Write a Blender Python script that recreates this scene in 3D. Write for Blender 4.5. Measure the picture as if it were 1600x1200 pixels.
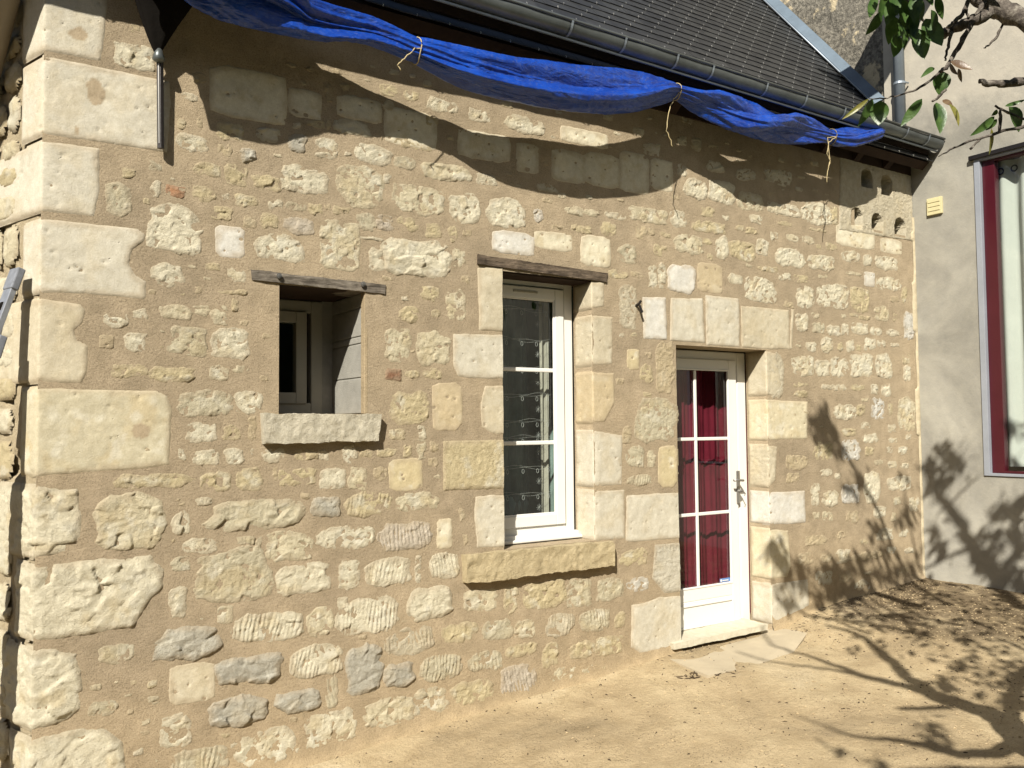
import bpy, bmesh, math, random
import numpy as np
from math import sin, cos, pi, atan, radians, sqrt
from mathutils import Vector, Matrix

SC = bpy.context.scene
for o in list(bpy.data.objects): bpy.data.objects.remove(o)
COL = SC.collection

# ------------------------------------------------------------ camera
F = 1354.0; YAW = radians(56.56); PITCH = atan(64.6 / F); ROLL = .0083
_R = np.array([sin(YAW), -cos(YAW), 0]); _H = np.array([cos(YAW), sin(YAW), 0]); _U = np.array([0, 0, 1.])
FW = _H * cos(PITCH) + _U * sin(PITCH); _up = -_H * sin(PITCH) + _U * cos(PITCH)
RT = _R * cos(ROLL) - _up * sin(ROLL); UP = _R * sin(ROLL) + _up * cos(ROLL)
CP = np.array([-4.314, -4.402, 1.53])
cam = bpy.data.cameras.new('camera'); camo = bpy.data.objects.new('camera', cam); COL.objects.link(camo)
cam.sensor_width = 36; cam.lens = F * 36 / 1600; cam.clip_end = 500; cam.clip_start = .05
M = Matrix(((RT[0], UP[0], -FW[0], CP[0]), (RT[1], UP[1], -FW[1], CP[1]), (RT[2], UP[2], -FW[2], CP[2]), (0, 0, 0, 1)))
camo.matrix_world = M
SC.camera = camo

# ------------------------------------------------------------ light
L = np.array([1.12, 1., -1.18]); LN = L / np.linalg.norm(L)
w = bpy.data.worlds.new('World'); SC.world = w; w.use_nodes = True
nt = w.node_tree; nt.nodes.clear()
sky = nt.nodes.new('ShaderNodeTexSky'); sky.sky_type = 'NISHITA'; sky.sun_disc = False
sky.sun_elevation = math.asin(-LN[2]); sky.sun_rotation = math.atan2(-L[0], -L[1])
bg = nt.nodes.new('ShaderNodeBackground'); bg.inputs[1].default_value = .05
wo = nt.nodes.new('ShaderNodeOutputWorld'); nt.links.new(sky.outputs[0], bg.inputs[0]); nt.links.new(bg.outputs[0], wo.inputs[0])
sl = bpy.data.lights.new('sun', 'SUN'); sl.energy = 5.0; sl.angle = radians(.55); sl.color = (1, .94, .84)
so = bpy.data.objects.new('sun', sl); COL.objects.link(so)
so.rotation_euler = Vector(L).to_track_quat('-Z', 'Y').to_euler(); so.location = (-8, -8, 10)
SC.view_settings.view_transform = 'Standard'; SC.view_settings.look = 'None'
SC.view_settings.exposure = .93; SC.view_settings.gamma = 1
SC.render.engine = 'CYCLES'

# ------------------------------------------------------------ unprojection on real planes
def ray(x, y): return FW + RT * (x - 800) / F + UP * (600 - y) / F
def hit(x, y, n, c):
    r = ray(x, y); n = np.array(n, float); return CP + r * ((c - n @ CP) / (n @ r))
def PW(x, y, Y=0.): return hit(x, y, (0, 1, 0), Y)
def PX(x, y, X): return hit(x, y, (1, 0, 0), X)
def PZ(x, y, z): return hit(x, y, (0, 0, 1), z)
def PD(x, y, d): return CP + ray(x, y) * d
def proj(p):
    v = np.asarray(p, float) - CP; d = v @ FW
    return 800 + F * (v @ RT) / d, 600 - F * (v @ UP) / d, d
RD = np.array([-.322, .946, 0]); RD /= np.linalg.norm(RD)         # direction of the return wall
RN = np.array([-.946, -.322, 0]); RN /= np.linalg.norm(RN)
X0 = -3.95
def PR(x, y, off=0.): return hit(x, y, RN, RN @ np.array([X0, 0, 0]) + off)

# ------------------------------------------------------------ noise
def _h(i, j, s):
    n = (i.astype(np.int64) * 374761393 + j.astype(np.int64) * 668265263 + int(s) * 1442695041) & 0xffffffff
    n = ((n ^ (n >> 13)) * 1274126177) & 0xffffffff
    return ((n ^ (n >> 16)) & 0xffff) / 65535.
def vn(x, y, s=0):
    x = np.asarray(x, float); y = np.asarray(y, float)
    i = np.floor(x); j = np.floor(y); u = x - i; v = y - j; u = u * u * (3 - 2 * u); v = v * v * (3 - 2 * v)
    a = _h(i, j, s); b = _h(i + 1, j, s); c = _h(i, j + 1, s); d = _h(i + 1, j + 1, s)
    return (a * (1 - u) + b * u) * (1 - v) + (c * (1 - u) + d * u) * v
def fbm(x, y, s=0, o=4):
    r = 0; a = .5; t = 0
    for k in range(o): r = r + a * vn(x * 2 ** k + 17.3 * k, y * 2 ** k - 9.1 * k, s + k * 7); t += a; a *= .55
    return r / t * 2 - 1
def sm(a, b, x):
    t = np.clip((x - a) / (b - a), 0, 1); return t * t * (3 - 2 * t)
def sdf(P, poly):
    d = np.full(P.shape[0], 1e9); ins = np.zeros(P.shape[0], bool); n = len(poly)
    for k in range(n):
        a = poly[k]; b = poly[(k + 1) % n]; e = b - a; wv = P - a
        t = np.clip((wv @ e) / max(e @ e, 1e-12), 0, 1); q = wv - t[:, None] * e
        d = np.minimum(d, (q * q).sum(1))
        c = ((a[1] > P[:, 1]) != (b[1] > P[:, 1]))
        with np.errstate(divide='ignore', invalid='ignore'):
            xx = (b[0] - a[0]) * (P[:, 1] - a[1]) / (b[1] - a[1] if b[1] != a[1] else 1e-12) + a[0]
        ins ^= c & (P[:, 0] < xx)
    return np.where(ins, np.sqrt(d), -np.sqrt(d))

# ------------------------------------------------------------ materials
MATS = {}
class NT:
    def __init__(s, name):
        s.m = bpy.data.materials.new(name); s.m.use_nodes = True; s.t = s.m.node_tree; s.b = s.t.nodes['Principled BSDF']; MATS[name] = s.m
    def n(s, ty, **k):
        q = s.t.nodes.new('ShaderNode' + ty)
        for a, v in k.items(): setattr(q, a, v)
        return q
    def l(s, a, b): s.t.links.new(a, b)
    def co(s, scale=(1, 1, 1), rot=(0, 0, 0)):
        g = s.n('NewGeometry'); mp = s.n('Mapping'); mp.inputs['Scale'].default_value = scale; mp.inputs['Rotation'].default_value = rot
        s.l(g.outputs['Position'], mp.inputs[0]); return mp.outputs[0]
    def noise(s, v, sc, det=4, rough=.6, dist=0):
        q = s.n('TexNoise'); q.inputs['Scale'].default_value = sc; q.inputs['Detail'].default_value = det
        q.inputs['Roughness'].default_value = rough; q.inputs['Distortion'].default_value = dist; s.l(v, q.inputs['Vector']); return q.outputs[0]
    def ramp(s, f, pts):
        q = s.n('ValToRGB'); e = q.color_ramp.elements
        while len(e) < len(pts): e.new(.5)
        for k, (p, c) in enumerate(pts):
            e[k].position = p; e[k].color = (c[0], c[1], c[2], 1) if hasattr(c, '__len__') else (c, c, c, 1)
        s.l(f, q.inputs[0]); return q.outputs[0]
    def mix(s, f, a, b, mode='MIX'):
        q = s.n('MixRGB'); q.blend_type = mode
        for k, v in ((0, f), (1, a), (2, b)):
            if hasattr(v, 'is_linked'): s.l(v, q.inputs[k])
            elif hasattr(v, '__len__'): q.inputs[k].default_value = (*v[:3], 1)
            else: q.inputs[k].default_value = v
        return q.outputs[0]
    def math(s, op, a, b=0.):
        q = s.n('Math'); q.operation = op
        for k, v in ((0, a), (1, b)):
            if hasattr(v, 'is_linked'): s.l(v, q.inputs[k])
            else: q.inputs[k].default_value = v
        return q.outputs[0]
    def bump(s, hgt, dist, strength=1., prev=None):
        q = s.n('Bump'); q.inputs['Strength'].default_value = strength; q.inputs['Distance'].default_value = dist
        s.l(hgt, q.inputs['Height'])
        if prev: s.l(prev, q.inputs['Normal'])
        return q.outputs[0]
    def fin(s, col=None, nrm=None, rough=.9, metal=0, spec=.3):
        if col is not None:
            if hasattr(col, 'is_linked'): s.l(col, s.b.inputs['Base Color'])
            else: s.b.inputs['Base Color'].default_value = (*col, 1)
        if nrm: s.l(nrm, s.b.inputs['Normal'])
        if hasattr(rough, 'is_linked'): s.l(rough, s.b.inputs['Roughness'])
        else: s.b.inputs['Roughness'].default_value = rough
        s.b.inputs['Metallic'].default_value = metal; s.b.inputs['Specular IOR Level'].default_value = spec
        return s.m

def mat_mortar():
    s = NT('mortar'); v = s.co(); a = s.n('Attribute', attribute_name='col')
    n1 = s.noise(v, 1.3, 5); n2 = s.noise(v, 9, 5); n3 = s.noise(v, 160, 3, .7)
    c = s.ramp(n1, [(.3, (.86, .86, .86)), (.7, (1.1, 1.09, 1.06))])
    c = s.mix(1., a.outputs['Color'], c, 'MULTIPLY')
    c = s.mix(1., c, s.ramp(n2, [(.3, (.84, .83, .80)), (.72, (1.14, 1.13, 1.12))]), 'MULTIPLY')
    c = s.mix(1., c, s.ramp(n3, [(.32, (.62, .60, .57)), (.45, (.96, .96, .96)), (.72, (1.16, 1.16, 1.16))]), 'MULTIPLY')
    grit = s.noise(v, 70, 6, .85)
    tro = s.noise(s.co((1, 1, 1), (0, radians(38), 0)), 1, 3)
    vs = s.co((22, 22, 60), (0, radians(40), 0)); drag = s.noise(vs, 1., 3, .6, 0.)
    vo = s.n('TexVoronoi'); vo.inputs['Scale'].default_value = 190; s.l(v, vo.inputs['Vector'])
    pit = s.ramp(vo.outputs['Distance'], [(.0, 0.), (.35, 1.)])
    msk = s.ramp(s.noise(v, 40, 2), [(.5, 0.), (.62, 1.)])
    b = s.bump(drag, .003, .7); b = s.bump(grit, .0075, 1., b); b = s.bump(s.mix(msk, (1, 1, 1), pit), .004, .7, b)
    return s.fin(c, b, .95, 0, .15)
def mat_stone(name, bumpk, fine):
    s = NT(name); v = s.co(); a = s.n('Attribute', attribute_name='col')
    n1 = s.noise(v, 24, 5, .65); n2 = s.noise(v, 130, 4, .7)
    c = s.mix(1., a.outputs['Color'], s.ramp(n1, [(.28, (.87, .85, .8)), (.72, (1.08, 1.08, 1.07))]), 'MULTIPLY')
    c = s.mix(1., c, s.ramp(n2, [(.3, (.9, .89, .86)), (.7, (1.07, 1.07, 1.07))]), 'MULTIPLY')
    b = s.bump(n2, .005 * bumpk, 1.); b = s.bump(s.noise(v, 300, 3, .7), .0025 * bumpk, 1., b); b = s.bump(s.noise(v, fine, 6, .8, 0.), .0085 * bumpk, 1., b)
    if bumpk < .6:
        vo = s.n('TexVoronoi'); vo.inputs['Scale'].default_value = 26; vo.inputs['Randomness'].default_value = 1; s.l(v, vo.inputs['Vector'])
        hole = s.ramp(vo.outputs['Distance'], [(.03, 0.), (.13, 1.)])
        msk = s.ramp(s.noise(v, 12, 2), [(.53, 0.), (.6, 1.)])
        b = s.bump(s.mix(msk, (1, 1, 1), hole), .004, .8, b)
    return s.fin(c, b, .9, 0, .2)
def mat_simple(name, col, rough=.6, metal=0, spec=.4, nsc=0, nd=0., var=.12, vsc=6):
    s = NT(name); v = s.co(); n = s.noise(v, vsc, 5)
    c = s.mix(1., col, s.ramp(n, [(.25, (1 - var,) * 3), (.75, (1 + var * .6,) * 3)]), 'MULTIPLY')
    b = s.bump(s.noise(v, nsc, 4), nd, .8) if nsc else None
    return s.fin(c, b, rough, metal, spec)
def mat_wood(name, c1, c2, rot=0):
    s = NT(name); v = s.co((6, 40, 70)); n = s.noise(v, 1, 6, .7, .5); n2 = s.noise(s.co(), 14, 4)
    c = s.ramp(n, [(.3, c1), (.62, c2), (.8, tuple(min(1, k * 1.5) for k in c2))])
    c = s.mix(1., c, s.ramp(n2, [(.3, (.65,) * 3), (.7, (1.2,) * 3)]), 'MULTIPLY')
    b = s.bump(n, .008, 1.); b = s.bump(s.noise(s.co(), 45, 4), .005, .8, b)
    return s.fin(c, b, .85, 0, .2)
mat_mortar(); mat_stone('rough_stone', 1., 48); mat_stone('dressed_stone', .32, 30); mat_stone('hard_stone', 1.1, 42)
mat_simple('white_paint', (.62, .61, .57), .35, 0, .5, 0, 0, .03)
mat_simple('frame_old', (.30, .285, .235), .5, 0, .4, 90, .0006, .1)
mat_simple('zinc', (.13, .145, .145), .40, .55, .5, 60, .0008, .3, 7)
mat_simple('flash_zinc', (.10, .135, .17), .5, .4, .5, 30, .001, .25, 5)
mat_simple('zinc_light', (.26, .30, .34), .45, .5, .5, 30, .001, .25, 5)
mat_simple('steel', (.30, .29, .27), .35, .8, .5)
mat_simple('dark_steel', (.03, .027, .027), .4, .6, .5, 60, .001, .3)
mat_simple('alu', (.36, .375, .40), .42, .6, .5, 70, .001, .25, 20)
mat_simple('grey_plastic', (.16, .17, .19), .6, 0, .4, 80, .001, .35, 30)
mat_simple('concrete_block', (.25, .242, .212), .95, 0, .2, 110, .004, .2, 12)
mat_simple('pipe_beige', (.33, .27, .19), .5, 0, .4, 0, 0, .15, 9)
mat_simple('cream_plastic', (.50, .45, .26), .45, 0, .4)
mat_simple('dark_cloth', (.010, .009, .008), 1., 0, .0, 40, .003, .3)
mat_simple('red_paint', (.05, .005, .010), .3, 0, .5)
mat_simple('red_cloth', (.105, .010, .020), .9, 0, .1, 120, .001, .25, 8)
mat_simple('grey_cloth', (.46, .48, .445), .9, 0, .1, 150, .001, .08, 4)
mat_simple('interior', (.16, .15, .13), .95, 0, .1, 0, 0, .3, 2)
mat_simple('interior_green', (.22, .30, .27), .95, 0, .1, 0, 0, .4, 2)
mat_simple('white_thread', (.42, .43, .41), .8)
mat_simple('string', (.38, .31, .17), .9, 0, .2, 300, .001, .25, 60)
mat_simple('blue_label', (.10, .20, .42), .4)
mat_simple('chip', (.055, .038, .024), .95, 0, .1, 60, .002, .5, 30)
mat_simple('chip_pale', (.42, .33, .20), .95, 0, .1, 60, .002, .4, 30)
mat_simple('soffit_wood', (.035, .021, .014), .85, 0, .2, 30, .003, .4)
mat_simple('concrete', (.38, .325, .23), .95, 0, .2, 120, .003, .15, 5)
mat_simple('hook', (.75, .74, .7), .3, .8, .5)
mat_wood('old_oak', (.028, .020, .014), (.13, .10, .07))
mat_wood('grey_oak', (.05, .04, .03), (.20, .175, .14))

def mat_slate():
    s = NT('slate'); v = s.co(); oi = s.n('ObjectInfo'); n = s.noise(v, 12, 5)
    c = s.mix(1., (.021, .022, .023), s.ramp(n, [(.3, (.75,) * 3), (.7, (1.35,) * 3)]), 'MULTIPLY')
    r = s.ramp(oi.outputs['Random'], [(0, (.75, .75, .77)), (1, (1.3, 1.28, 1.22))])
    c = s.mix(1., c, r, 'MULTIPLY'); b = s.bump(s.noise(v, 60, 5, .7), .002, .6)
    return s.fin(c, b, .5, 0, .4)
mat_slate()
def mat_tarp():
    s = NT('blue_tarp'); v = s.co(); n = s.noise(v, 5, 5, .65, .6); n2 = s.noise(v, 38, 5, .7, .5)
    dust = s.ramp(n2, [(.52, 0.), (.78, .55)])
    c = s.ramp(n, [(.3, (.003, .020, .16)), (.7, (.007, .056, .34))])
    c = s.mix(dust, c, (.09, .12, .24))
    b = s.bump(s.noise(s.co((2, 5, 7)), 3, 4, .5, .8), .030, .7); b = s.bump(n2, .004, .8, b)
    s.fin(c, b, .30, 0, .5); return s.m
mat_tarp()
def mat_render():
    s = NT('grey_render'); v = s.co(); n = s.noise(v, 1.1, 6, .6, .6); n2 = s.noise(v, 4.5, 6, .65); n3 = s.noise(v, 60, 4)
    c = s.ramp(n, [(.32, (.185, .178, .152)), (.5, (.262, .252, .215)), (.68, (.33, .318, .272))])
    sz = s.n('SeparateXYZ'); s.l(v, sz.inputs[0])
    # old render above is warmer and paler than the patched coat below
    top = s.ramp(s.math('MULTIPLY_ADD' if False else 'ADD', s.math('MULTIPLY', sz.outputs[2], .2), s.math('MULTIPLY', n2, .12)), [(.86, 0.), (.93, 1.)])
    c = s.mix(top, c, s.mix(.6, c, (.40, .368, .305)))
    c = s.mix(1., c, s.ramp(n2, [(.3, (.86, .86, .87)), (.7, (1.1, 1.09, 1.07))]), 'MULTIPLY')
    b = s.bump(n3, .0018, .8); b = s.bump(n2, .012, .5, b)
    return s.fin(c, b, .93, 0, .2)
mat_render()
def mat_gable():
    s = NT('weathered_rubble'); v = s.co(); n = s.noise(v, 3.3, 6, .62, .15); n2 = s.noise(v, 26, 6, .75)
    c = s.ramp(n2, [(.3, (.05, .046, .04)), (.5, (.15, .14, .115)), (.72, (.33, .30, .245))])
    c = s.mix(s.ramp(n, [(.56, 0.), (.60, 1.)]), c, (.46, .39, .26))
    b = s.bump(n, .05, .8); b = s.bump(n2, .02, 1., b)
    return s.fin(c, b, .97, 0, .1)
mat_gable()
def mat_ground():
    s = NT('sandy_soil'); v = s.co(); n = s.noise(v, .9, 6, .6, .5); n2 = s.noise(v, 7, 6, .7); n3 = s.noise(v, 130, 4, .75); a = s.n('Attribute', attribute_name='mulch')
    c = s.ramp(n, [(.30, (.27, .215, .135)), (.46, (.43, .34, .21)), (.56, (.50, .405, .255)), (.72, (.54, .455, .31))])
    c = s.mix(1., c, s.ramp(n2, [(.3, (.84, .82, .78)), (.7, (1.08, 1.08, 1.08))]), 'MULTIPLY')
    vo = s.n('TexVoronoi'); vo.inputs['Scale'].default_value = 60; s.l(v, vo.inputs['Vector'])
    fl = s.mix(1., s.ramp(vo.outputs['Distance'], [(.12, 1.), (.3, 0.)]), s.ramp(s.noise(v, 5, 3), [(.48, 0.), (.6, .8)]), 'MULTIPLY')
    c = s.mix(fl, c, (.085, .065, .045))
    mul = s.mix(1., a.outputs['Color'], s.ramp(n3, [(.30, .35), (.52, 1.)]), 'MULTIPLY')
    mul = s.mix(1., mul, s.ramp(n2, [(.32, .25), (.52, 1.)]), 'MULTIPLY')
    c = s.mix(mul, c, s.ramp(n3, [(.35, (.035, .025, .016)), (.6, (.15, .110, .066))]))
    c = s.mix(1., c, s.ramp(n3, [(.3, (.75,) * 3), (.7, (1.12,) * 3)]), 'MULTIPLY')
    b = s.bump(n2, .02, .7); b = s.bump(n3, .008, 1., b); b = s.bump(s.noise(v, 34, 5, .7), .016, .8, b)
    return s.fin(c, b, .97, 0, .1)
mat_ground()
def mat_bark():
    s = NT('bark'); v = s.co(); n = s.noise(v, 40, 5, .7); n2 = s.noise(v, 12, 4)
    c = s.ramp(n, [(.35, (.03, .024, .02)), (.55, (.10, .085, .07)), (.72, (.26, .24, .20))])
    b = s.bump(n, .008, 1.); return s.fin(c, b, .85, 0, .3)
mat_bark()
def mat_leaf(name, col, col2):
    s = NT(name); v = s.co(); n = s.noise(v, 30, 4); c = s.ramp(n, [(.35, col), (.7, col2)])
    s.fin(c, s.bump(s.noise(v, 90, 3), .002, .6), .38, 0, .5)
    tr = s.n('BsdfTranslucent'); s.l(c, tr.inputs[0]); mx = s.n('MixShader'); mx.inputs[0].default_value = .3
    out = s.t.nodes['Material Output']; s.l(s.b.outputs[0], mx.inputs[1]); s.l(tr.outputs[0], mx.inputs[2]); s.l(mx.outputs[0], out.inputs[0])
mat_leaf('leaf_green', (.035, .075, .018), (.075, .135, .03)); mat_leaf('leaf_yellow', (.14, .15, .03), (.22, .19, .05)); mat_leaf('leaf_brown', (.09, .05, .03), (.16, .11, .06))
def mat_glass(name='glass', tint=(.9, .94, .92)):
    s = NT(name); t = s.n('BsdfTransparent'); t.inputs[0].default_value = (*tint, 1); g = s.n('BsdfGlossy'); g.inputs['Roughness'].default_value = .01
    ge = s.n('NewGeometry'); dt = s.n('VectorMath', operation='DOT_PRODUCT'); s.l(ge.outputs['Incoming'], dt.inputs[0]); s.l(ge.outputs['Normal'], dt.inputs[1])
    q = s.math('SUBTRACT', 1., s.math('ABSOLUTE', dt.outputs['Value'])); q = s.math('ADD', s.math('MULTIPLY', s.math('POWER', q, 5.), .92), .08); m = s.n('MixShader'); s.l(q, m.inputs[0]); s.l(t.outputs[0], m.inputs[1]); s.l(g.outputs[0], m.inputs[2])
    s.l(m.outputs[0], s.t.nodes['Material Output'].inputs[0])
mat_glass(); mat_glass('dark_glass', (.85, .88, .86))

# ------------------------------------------------------------ object helpers
def mesh_obj(name, V, Fc, mat, parent=None, cols=None, smooth=False, attr='col', kind=None):
    me = bpy.data.meshes.new(name); V = np.asarray(V, float)
    me.from_pydata(V.tolist(), [], [list(map(int, f)) for f in Fc] if not isinstance(Fc, np.ndarray) else Fc.tolist())
    me.materials.append(MATS[mat])
    if cols is not None:
        ca = me.color_attributes.new(name=attr, type='FLOAT_COLOR', domain='POINT')
        c4 = np.ones((len(V), 4)); c4[:, :3] = cols; ca.data.foreach_set('color', c4.ravel())
    if smooth: me.polygons.foreach_set('use_smooth', [True] * len(me.polygons))
    me.update(); o = bpy.data.objects.new(name, me); COL.objects.link(o)
    if parent: o.parent = parent
    if kind: o['kind'] = kind
    return o
def tag(o, label=None, cat=None, group=None, kind=None):
    if label: o['label'] = label
    if cat: o['category'] = cat
    if group: o['group'] = group
    if kind: o['kind'] = kind
    return o
def empty(name, loc, label, cat):
    o = bpy.data.objects.new(name, None); COL.objects.link(o); o.empty_display_size = .1
    # parts are authored in world coordinates: keep the empty at the world origin offset-free
    return tag(o, label, cat)
class MB:
    def __init__(s): s.v = []; s.f = []
    def add(s, V, Fc):
        b = len(s.v); s.v += [list(map(float, p)) for p in V]; s.f += [[b + i for i in f] for f in Fc]; return s
    def box(s, a, b):
        x0, y0, z0 = np.minimum(a, b); x1, y1, z1 = np.maximum(a, b)
        return s.add([(x0, y0, z0), (x1, y0, z0), (x1, y1, z0), (x0, y1, z0), (x0, y0, z1), (x1, y0, z1), (x1, y1, z1), (x0, y1, z1)],
                     [(0, 3, 2, 1), (4, 5, 6, 7), (0, 1, 5, 4), (1, 2, 6, 5), (2, 3, 7, 6), (3, 0, 4, 7)])
    def hexa(s, P8): return s.add(P8, [(0, 3, 2, 1), (4, 5, 6, 7), (0, 1, 5, 4), (1, 2, 6, 5), (2, 3, 7, 6), (3, 0, 4, 7)])
    def tube(s, pts, r, n=8, cap=True):
        pts = [np.array(p, float) for p in pts]; m = len(pts); r = list(r) if hasattr(r, '__len__') else [r] * m
        up = np.array([.13, .21, .97]); rings = []
        for i, p in enumerate(pts):
            t = pts[min(i + 1, m - 1)] - pts[max(i - 1, 0)]; t = t / (np.linalg.norm(t) + 1e-9)
            a = np.cross(t, up); a /= np.linalg.norm(a) + 1e-9; b = np.cross(t, a)
            rings.append([p + r[i] * (a * cos(2 * pi * k / n) + b * sin(2 * pi * k / n)) for k in range(n)])
        V = [q for g in rings for q in g]; Fc = []
        for i in range(m - 1):
            for k in range(n): Fc.append((i * n + k, i * n + (k + 1) % n, (i + 1) * n + (k + 1) % n, (i + 1) * n + k))
        if cap: Fc += [tuple(range(n))[::-1], tuple((m - 1) * n + k for k in range(n))]
        return s.add(V, Fc)
    def build(s, name, mat, parent=None, smooth=False, bevel=0, kind=None):
        o = mesh_obj(name, s.v, s.f, mat, parent, smooth=smooth, kind=kind)
        if bevel:
            b = o.modifiers.new('b', 'BEVEL'); b.width = bevel; b.segments = 2; b.limit_method = 'ANGLE'
        return o
def jit(pts, a, seed=0):
    rr = random.Random(seed); out = [pts[0]]
    for i in range(1, len(pts)):
        p = np.array(pts[i - 1], float); q = np.array(pts[i], float)
        for k in range(1, 4):
            out.append(p + (q - p) * k / 4 + np.array([rr.uniform(-a, a) for _ in range(3)]))
        out.append(q)
    return out

# ============================================================ GROUND
GX = [-30, -8, -3.95, -2.62, -.52, -.1, .9, 1.25, 1.6, 2.87, 4, 30]; GZ = [-.9, -.5, -.30, -.215, -.085, -.045, -.035, .03, .07, .165, .2, .3]
def gz(x, y=0): return np.interp(x, GX, GZ)
def gfull(x, y):
    x = np.asarray(x, float); y = np.asarray(y, float)
    flat = np.clip((-y - .0) / 3., 0, 1)
    return gz(x) + fbm(x * 1.3, y * 1.3, 5, 3) * .018 + fbm(x * 9, y * 9, 8, 4) * .006 * sm(.0, .25, -y) + fbm(x * 3.2 + y, y * 5.5 - x * 1.2, 18, 4) * .012 * sm(.05, .6, -y) + .03 * np.exp(np.clip(y, -9, 0) / .12) * .6
def axis(a, b, dense):
    out = [a]
    for (lo, hi, st) in dense: out += list(np.arange(lo, hi, st))
    return np.array(sorted(set(out + [b])))
gx = axis(-60, 60, [(-40, -6, 4), (-6, 4.2, .035), (4.2, 8, .5), (8, 60, 6)]); gy = axis(-60, 60, [(-50, -6, 4), (-6, -3.6, .2), (-3.6, .3, .03), (.3, 3, .5), (3, 60, 6)])
XX, YY = np.meshgrid(gx, gy); ZZ = gfull(XX, YY)
nx = len(gx); ny = len(gy); idx = np.arange(nx * ny).reshape(ny, nx)
Fc = np.stack([idx[:-1, :-1], idx[:-1, 1:], idx[1:, 1:], idx[1:, :-1]], -1).reshape(-1, 4)
mul = sm(0., 1., fbm(XX * 1.1, YY * 1.1, 21, 3) * .9 + .25 + sm(.5, 2.4, XX) * .55 - sm(-1.4, -3, XX) * .4 - np.exp(YY / .35) * .35 * (XX < 1.5))
mul = np.clip(mul * sm(-1.0, 1.6, XX) * 1.5, 0, .95)
mesh_obj('ground', np.stack([XX, YY, ZZ], -1).reshape(-1, 3), Fc, 'sandy_soil', cols=np.repeat(mul.reshape(-1, 1), 3, 1), smooth=True, attr='mulch', kind='structure')
lx = np.arange(-60, 60.1, 1.2); ly = np.concatenate([np.arange(-60, -6, 3), np.arange(-6, -2.9, .25)]); LX, LY = np.meshgrid(lx, ly)
LY2 = LY + np.where(LY > -3.3, .25 * fbm(LX * 1.1, LX * 0, 3, 3), 0) - np.where((LX > 3) & (LY > -3.5), 0, 0)
LZ = gfull(LX, LY2) + .035; nx = len(lx); ny = len(ly); idx = np.arange(nx * ny).reshape(ny, nx); Fc = np.stack([idx[:-1, :-1], idx[:-1, 1:], idx[1:, 1:], idx[1:, :-1]], -1).reshape(-1, 4)
mat_simple('added_grass', (.045, .065, .022), .95, 0, .1, 40, .03, .5, 9)
mesh_obj('added_lawn', np.stack([LX, LY2, LZ], -1).reshape(-1, 3), Fc, 'added_grass', kind='structure')  # unseen dark sheet added to cut light bounced off the ground
# worn concrete apron before the door
ap = [(1035, 1022), (1066, 1009), (1120, 1000), (1196, 984), (1222, 975), (1262, 992), (1240, 1016), (1170, 1040), (1105, 1052)]
apt = [PZ(x, y, -.028) for x, y in ap]; mb = MB(); n = len(apt)
apt = [p + np.array([0, .05 if i in (1, 2, 3) else 0, 0]) for i, p in enumerate(apt)]
mb.add([(p[0], p[1], -.040 + .03 * (p[0] > .9)) for p in apt] + [(p[0], p[1], -.15) for p in apt], [tuple(range(n))[::-1]] + [(i, (i + 1) % n, n + (i + 1) % n, n + i) for i in range(n)])
mb.build('pavement', 'concrete', kind='structure')

# ============================================================ STONE HOUSE
house = empty('stone_house', (0, 0, 0), 'old pale limestone rubble house with slate roof and fresh beige pointing', 'house')
MC = np.array([.325, .266, .185])
OPEN = [(-2.853, -2.375, 1.60, 2.272), (-1.475, -.780, .785, 2.47), (-.035, .9, -.04, 2.083)]
PIG = (2.235, 2.90, 3.20, 3.80)                                         # block with pigeon holes
def lines(a, b, st, crit):
    c = sorted(set([a, b] + [q for q in crit if a < q < b])); out = []
    for p, q in zip(c[:-1], c[1:]):
        n = max(1, int(round((q - p) / st))); out += list(np.linspace(p, q, n + 1)[:-1])
    return np.array(out + [b])
xs = lines(X0, 2.88, .02, [v for o in OPEN for v in o[:2]] + [2.04, 2.862]); zs = lines(-.5, 4.0, .02, [v for o in OPEN for v in o[2:]] + [3.17, 3.83])
XX, ZZ = np.meshgrid(xs, zs)
def mortar_y(x, z): return -(fbm(x * 2.2, z * 2.2, 3, 3) * .005 + fbm(x * 13, z * 13, 4, 4) * .0032)
YY = mortar_y(XX, ZZ)
YY = np.where(XX <= X0 + .001, 0, YY) - .035 * np.exp(-np.clip(ZZ - gz(XX), 0, 9) / .035)
nx = len(xs); nz = len(zs); idx = np.arange(nx * nz).reshape(nz, nx)
Fc = np.stack([idx[:-1, :-1], idx[:-1, 1:], idx[1:, 1:], idx[1:, :-1]], -1).reshape(-1, 4)
cx = (XX[:-1, :-1] + XX[1:, 1:]) / 2; cz = (ZZ[:-1, :-1] + ZZ[1:, 1:]) / 2; keep = np.ones(cx.shape, bool)
for o in OPEN + [(2.04, 2.862, 3.17, 3.83)]: keep &= ~((cx > o[0]) & (cx < o[1]) & (cz > o[2]) & (cz < o[3]))
hb = np.clip((ZZ - gz(XX)), 0, 9)
sand = np.exp(-hb / .10) * .8 + .25 * sm(.9, .2, hb)
mc = MC * (1 + .05 * fbm(XX * .7, ZZ * .7, 31, 3))[..., None]
mc = mc * (1 - sand[..., None] * .6) + np.array([.38, .29, .165]) * sand[..., None] * .6
rt_ = sm(1.4, 2.9, XX)[..., None]; mc = mc * (1 - rt_ * .7) + np.array([.355, .29, .20]) * rt_ * .7
mesh_obj('mortar_wall', np.stack([XX, YY, ZZ], -1).reshape(-1, 3), Fc[keep.ravel()], 'mortar', house, cols=mc.reshape(-1, 3), smooth=True)

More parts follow.
